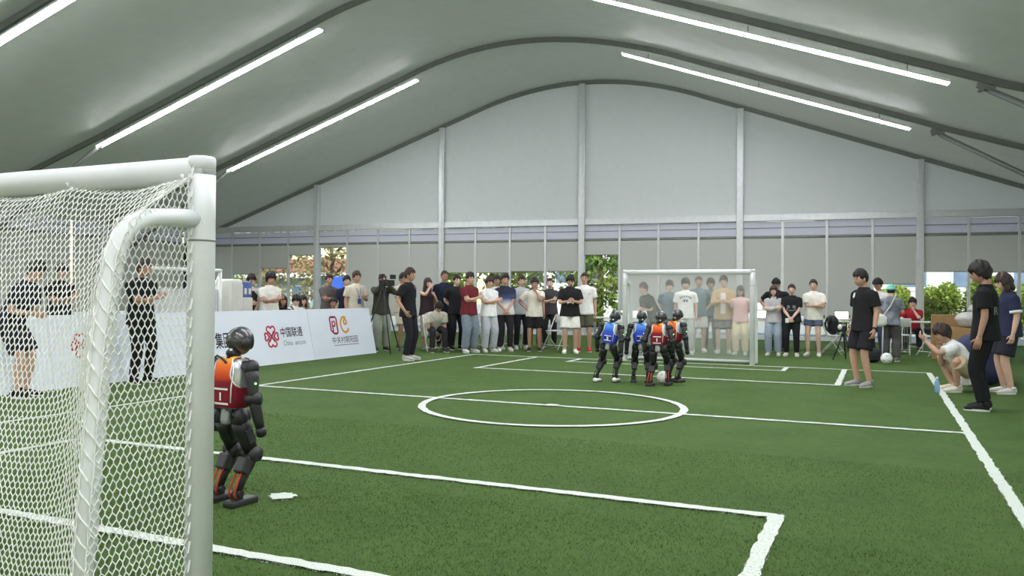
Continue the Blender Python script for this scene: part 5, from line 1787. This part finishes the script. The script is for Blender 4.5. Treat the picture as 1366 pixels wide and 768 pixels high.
# white frame, cabinet and water dispenser behind the board
t = empty('goal_frame', (-8.0, 1.98, 0), math.pi / 2); tag(t, 'spare white goal frame covered with pale cloth behind the board', 'frame')
for s in (-0.88, 0.88):
    g = G(); g.tube([(s, 0, 0), (s, 0, 1.74)], 0.035, 12); g.build('post', M_WHITE, t, True)
    g = G(); g.tube([(s, 0, 1.70), (s, 0.45, 0.9), (s, 0.5, 0.0)], 0.025, 10); g.build('rear_tube', M_WHITE, t, True)
g = G(); g.tube([(-0.9, 0, 1.75), (0.9, 0, 1.75)], 0.035, 12); g.build('crossbar', M_WHITE, t, True)
g = G()
vs = [(-0.86 + 1.72 * i / 24, 0.03 + 0.03 * math.sin(i * 1.3) * (1 - j / 8), 1.40 - 1.38 * j / 8 + 0.03 * math.cos(i * 0.9)) for j in range(9) for i in range(25)]
g.add(vs, [(j * 25 + i, j * 25 + i + 1, (j + 1) * 25 + i + 1, (j + 1) * 25 + i) for j in range(8) for i in range(24)])
g.build('cloth_cover', mat('pale_cloth', hexc(206, 208, 212), 0.8, 0.05, 8, 0.3, 10), t, True)
t = empty('storage_cabinet', (-8.05, 3.14, 0), math.pi / 2); tag(t, 'white rounded cabinet next to the spare goal frame', 'cabinet')
g = G(); g.box((0, 0, 0.80), (0.34, 0.45, 1.60), None, 0.06); g.build('cabinet_body', M_PLASTIC, t, True)
g = G(); g.box((0, -0.228, 0.85), (0.29, 0.012, 1.3), None, 0.004); d = g.build('cabinet_door', M_PLASTIC, t)
g = G(); g.box((0.11, -0.24, 0.9), (0.02, 0.02, 0.16), None, 0.006); g.build('handle', M_ALUD, d)
t = empty('water_dispenser', (-8.05, 3.50, 0), math.pi / 2); tag(t, 'white water dispenser with blue panel behind the board', 'dispenser')
g = G(); g.box((0, 0, 0.62), (0.30, 0.34, 1.24), None, 0.03); g.build('dispenser_body', M_PLASTIC, t)
g = G(); g.box((0, 0, 1.40), (0.28, 0.30, 0.32), None, 0.03); b = g.build('dispenser_panel', mat('panel_blue', hexc(92, 112, 170), 0.4, 0.1, 8), t)
for s in (-0.06, 0.06):
    g = G(); g.box((s, -0.155, 1.36), (0.06, 0.02, 0.12), None, 0.006); g.build('tap', M_PRINTW, b)
# ------------------------------------------------------------------ outdoors beyond the glass
M_PAVE = mat('pavement', hexc(150, 146, 138), 0.85, 0.15, 3, 0.2, 20)
g = G()
for (a, b, c, d) in ((-60, 60, 0.2, 70), (-60, -15.2, -60, 0.2), (15.2, 60, -60, 0.2), (-15.2, 15.2, -60, BACK - 0.2)):
    vs = [tent_pt(a, c, -0.02), tent_pt(b, c, -0.02), tent_pt(b, d, -0.02), tent_pt(a, d, -0.02)]
    g.add(vs, [(0, 1, 2, 3)])
gr = g.build('ground', M_PAVE); tag(gr, kind='structure')
M_LEAF = [mat('leaf_%d' % i, hexc(*c), 0.6, 0.3, 4, spec=0.3, trans=0.35) for i, c in enumerate([(150, 168, 72), (118, 142, 62), (104, 130, 66), (150, 138, 92)])]
M_BARK = mat('bark', hexc(112, 96, 80), 0.9, 0.25, 12, 0.6, 20)
def foliage_mesh(name, blobs, n, size, seed, drop=0.0):
    r = random.Random(seed)
    vs, fs = [], []
    for _ in range(n):
        c, rad = blobs[r.randrange(len(blobs))]
        while True:
            p = Vector((r.uniform(-1, 1), r.uniform(-1, 1), r.uniform(-1, 1)))
            if 0.25 < p.length < 1:
                break
        p = Vector((c[0] + p.x * rad[0], c[1] + p.y * rad[1], c[2] + p.z * rad[2]))
        if p.z < 0.03:
            p.z = 0.03 + r.random() * 0.2
        a = Vector((r.uniform(-1, 1), r.uniform(-1, 1), r.uniform(-0.6, 1) - drop)).normalized()
        b = a.orthogonal().normalized()
        b = (Matrix.Rotation(r.uniform(0, 6.28), 3, a) @ b)
        l, w = size * r.uniform(0.7, 1.4), size * r.uniform(0.22, 0.36)
        k = len(vs)
        vs += [p - a * l / 2, p + b * w, p + a * l / 2, p - b * w]
        fs += [(k, k + 1, k + 2, k + 3)]
    me = bpy.data.meshes.new(name)
    me.from_pydata([tuple(v) for v in vs], [], fs)
    return me
def tree(u, v, h, crown, n, label, lm, seed, name='tree', trunk=0.12, drop=0.0, leaf=0.16):
    t = empty(name, tent_pt(u, v, -0.02))
    tag(t, label, 'tree' if name == 'tree' else 'bush', 'trees beyond the glass' if name == 'tree' else 'hedge bushes beyond the glass')
    f = link('foliage', foliage_mesh('foliage', crown, n, leaf, seed, drop), M_LEAF[lm], t)
    f['kind'] = 'stuff'
    r = random.Random(seed)
    g = G(); g.tube([(0, 0, 0), (0.05, 0.02, h * 0.3), (-0.04, 0.05, h * 0.6), (0.02, 0, h * 0.9)], [trunk, trunk * 0.8, trunk * 0.55, trunk * 0.2], 8); g.build('trunk' if name == 'tree' else 'stem', M_BARK, t, True)
    for q in range(4 if name == 'tree' else 2):
        a = r.uniform(0, 6.28); z = h * r.uniform(0.3, 0.6)
        g = G(); g.tube([(0, 0, z), (math.cos(a) * h * 0.1, math.sin(a) * h * 0.1, z + h * 0.12), (math.cos(a) * h * 0.22, math.sin(a) * h * 0.22, z + h * 0.2)], [trunk * 0.45, trunk * 0.3, trunk * 0.1], 6); g.build('branch', M_BARK, t, True)
rr = random.Random(21)
HEDGE = ['seen above the coat on the folding chair', 'seen above the person in red', 'seen past the black shirt with the letter', 'seen behind the navy shirt',
         'next after the one behind the navy shirt', 'behind the mint cap', 'second last along the hedge', 'at the far end of the hedge']
for q, u in enumerate([11.0, 9.6, 12.3, 13.7, 15.0, 8.2, 16.4, 17.6]):
    hh = [1.75, 1.65, 1.95, 1.8, 1.9, 1.6, 1.7, 1.85][q]
    tree(u, 3.0 + 0.2 * (q % 2), hh, [((0, 0, hh * 0.45), (0.85, 0.5, hh * 0.5)), ((0.2, 0.1, hh * 0.75), (0.4, 0.35, hh * 0.3)), ((-0.3, 0, hh * 0.6), (0.35, 0.4, hh * 0.4))], 2800,
         'leafy yellow-green bush ' + HEDGE[q], 0, 40 + q, 'bush', 0.03, 0.0, 0.14)
TREES = [(-1.0, 7.0, 6.5, 1, 'drooping pale green tree seen under the half raised blind', 0.9), (-4.9, 8.0, 7.0, 2, 'green tree seen above the cream shirt', 0.6),
         (-8.9, 8.6, 6.0, 1, 'green tree seen above the dip-dyed shirt', 0.5), (-13.4, 6.5, 5.5, 3, 'bare tan tree seen under the rolled up blind', 0.3),
         (-17.4, 7.5, 6.0, 3, 'dry brownish tree in front of the low red-roofed building', 0.3), (2.6, 11.0, 7.5, 2, 'dark green tree standing beyond the drooping tree', 0.5),
         (-21.5, 8.0, 6.0, 1, 'green tree past the end of the low red-roofed building', 0.4)]
for q, (u, v, h_, lm, lab, dr) in enumerate(TREES):
    dense = 2600 if lm != 3 else 1100
    tree(u, v, h_, [((0, 0, h_ * 0.55), (1.9, 1.7, h_ * 0.40)), ((1.0, 0, h_ * 0.45), (1.0, 1.0, h_ * 0.38)), ((-1.0, 0.2, h_ * 0.5), (1.1, 1.0, h_ * 0.36)), ((0, -0.5, h_ * 0.3), (1.2, 0.9, h_ * 0.28))],
         dense, lab, lm, 60 + q, 'tree', 0.16, dr, 0.26)
M_WALLB = mat('render_wall', hexc(214, 210, 206), 0.8, 0.05, 2)
M_ROOFR = mat('roof_red', hexc(150, 92, 74), 0.8, 0.15, 6)
M_WIN = mat('far_window', hexc(96, 116, 140), 0.2, 0.15, 2, spec=0.6)
M_TEAL = mat('teal_cladding', hexc(140, 160, 162), 0.6, 0.08, 2)
def building(u, v, L, D, Hh, wallm, label, roofm, nwin, rise=1.2):
    t = empty('building', tent_pt(u, v, -0.02), TPH)
    tag(t, label, 'building')
    g = G(); g.box((0, 0, Hh / 2), (L, D, Hh)); g.build('wall', wallm, t)
    g = G()
    o = 0.4
    vs = [(-L / 2 - o, -D / 2 - o, Hh), (L / 2 + o, -D / 2 - o, Hh), (L / 2 + o, D / 2 + o, Hh), (-L / 2 - o, D / 2 + o, Hh), (-L / 2, 0, Hh + rise), (L / 2, 0, Hh + rise)]
    g.add(vs, [(0, 1, 5, 4), (2, 3, 4, 5), (0, 4, 3), (1, 2, 5), (0, 3, 2, 1)])
    rf = g.build('roof', roofm, t)
    g = G(); g.box((0, -D / 2 - o, Hh - 0.12), (L + 2 * o, 0.06, 0.28)); g.build('fascia', M_WHITE, rf)
    for i in range(nwin):
        x = -L / 2 + L * (i + 0.5) / nwin
        g = G(); g.box((x, -D / 2 - 0.01, Hh * 0.52), (L / nwin * 0.62, 0.06, Hh * 0.42)); w = g.build('window', M_WHITE, t)
        g = G(); g.box((x, -D / 2 - 0.045, Hh * 0.52), (L / nwin * 0.54, 0.02, Hh * 0.36)); g.build('pane', M_WIN, w)
building(-21.0, 15, 10, 5, 2.4, M_TEAL, 'low teal building with red roof and white fascia beyond the bare trees', M_ROOFR, 5, 0.9)
building(12.5, 16, 9, 6, 5.2, M_WALLB, 'white building with blue windows behind the hedge', M_TEAL, 4)
building(-2.0, 24, 14, 6, 6.0, M_WALLB, 'long pale building beyond the green trees', M_ROOFR, 8)
t = empty('notice_sign', tent_pt(-11.2, 3.5, 0), TPH); tag(t, 'blue notice sign standing outside under the rolled up blind', 'sign')
g = G(); g.box((0, 0, 1.5), (0.8, 0.06, 1.0), None, 0.02); g.build('sign_panel', mat('sign_blue', hexc(70, 110, 210), 0.5, 0.08, 3), t)
for s in (-0.35, 0.35):
    g = G(); g.tube([(s, 0.05, 0), (s, 0.05, 1.9)], 0.03, 8); g.build('sign_post', M_ALUD, t)
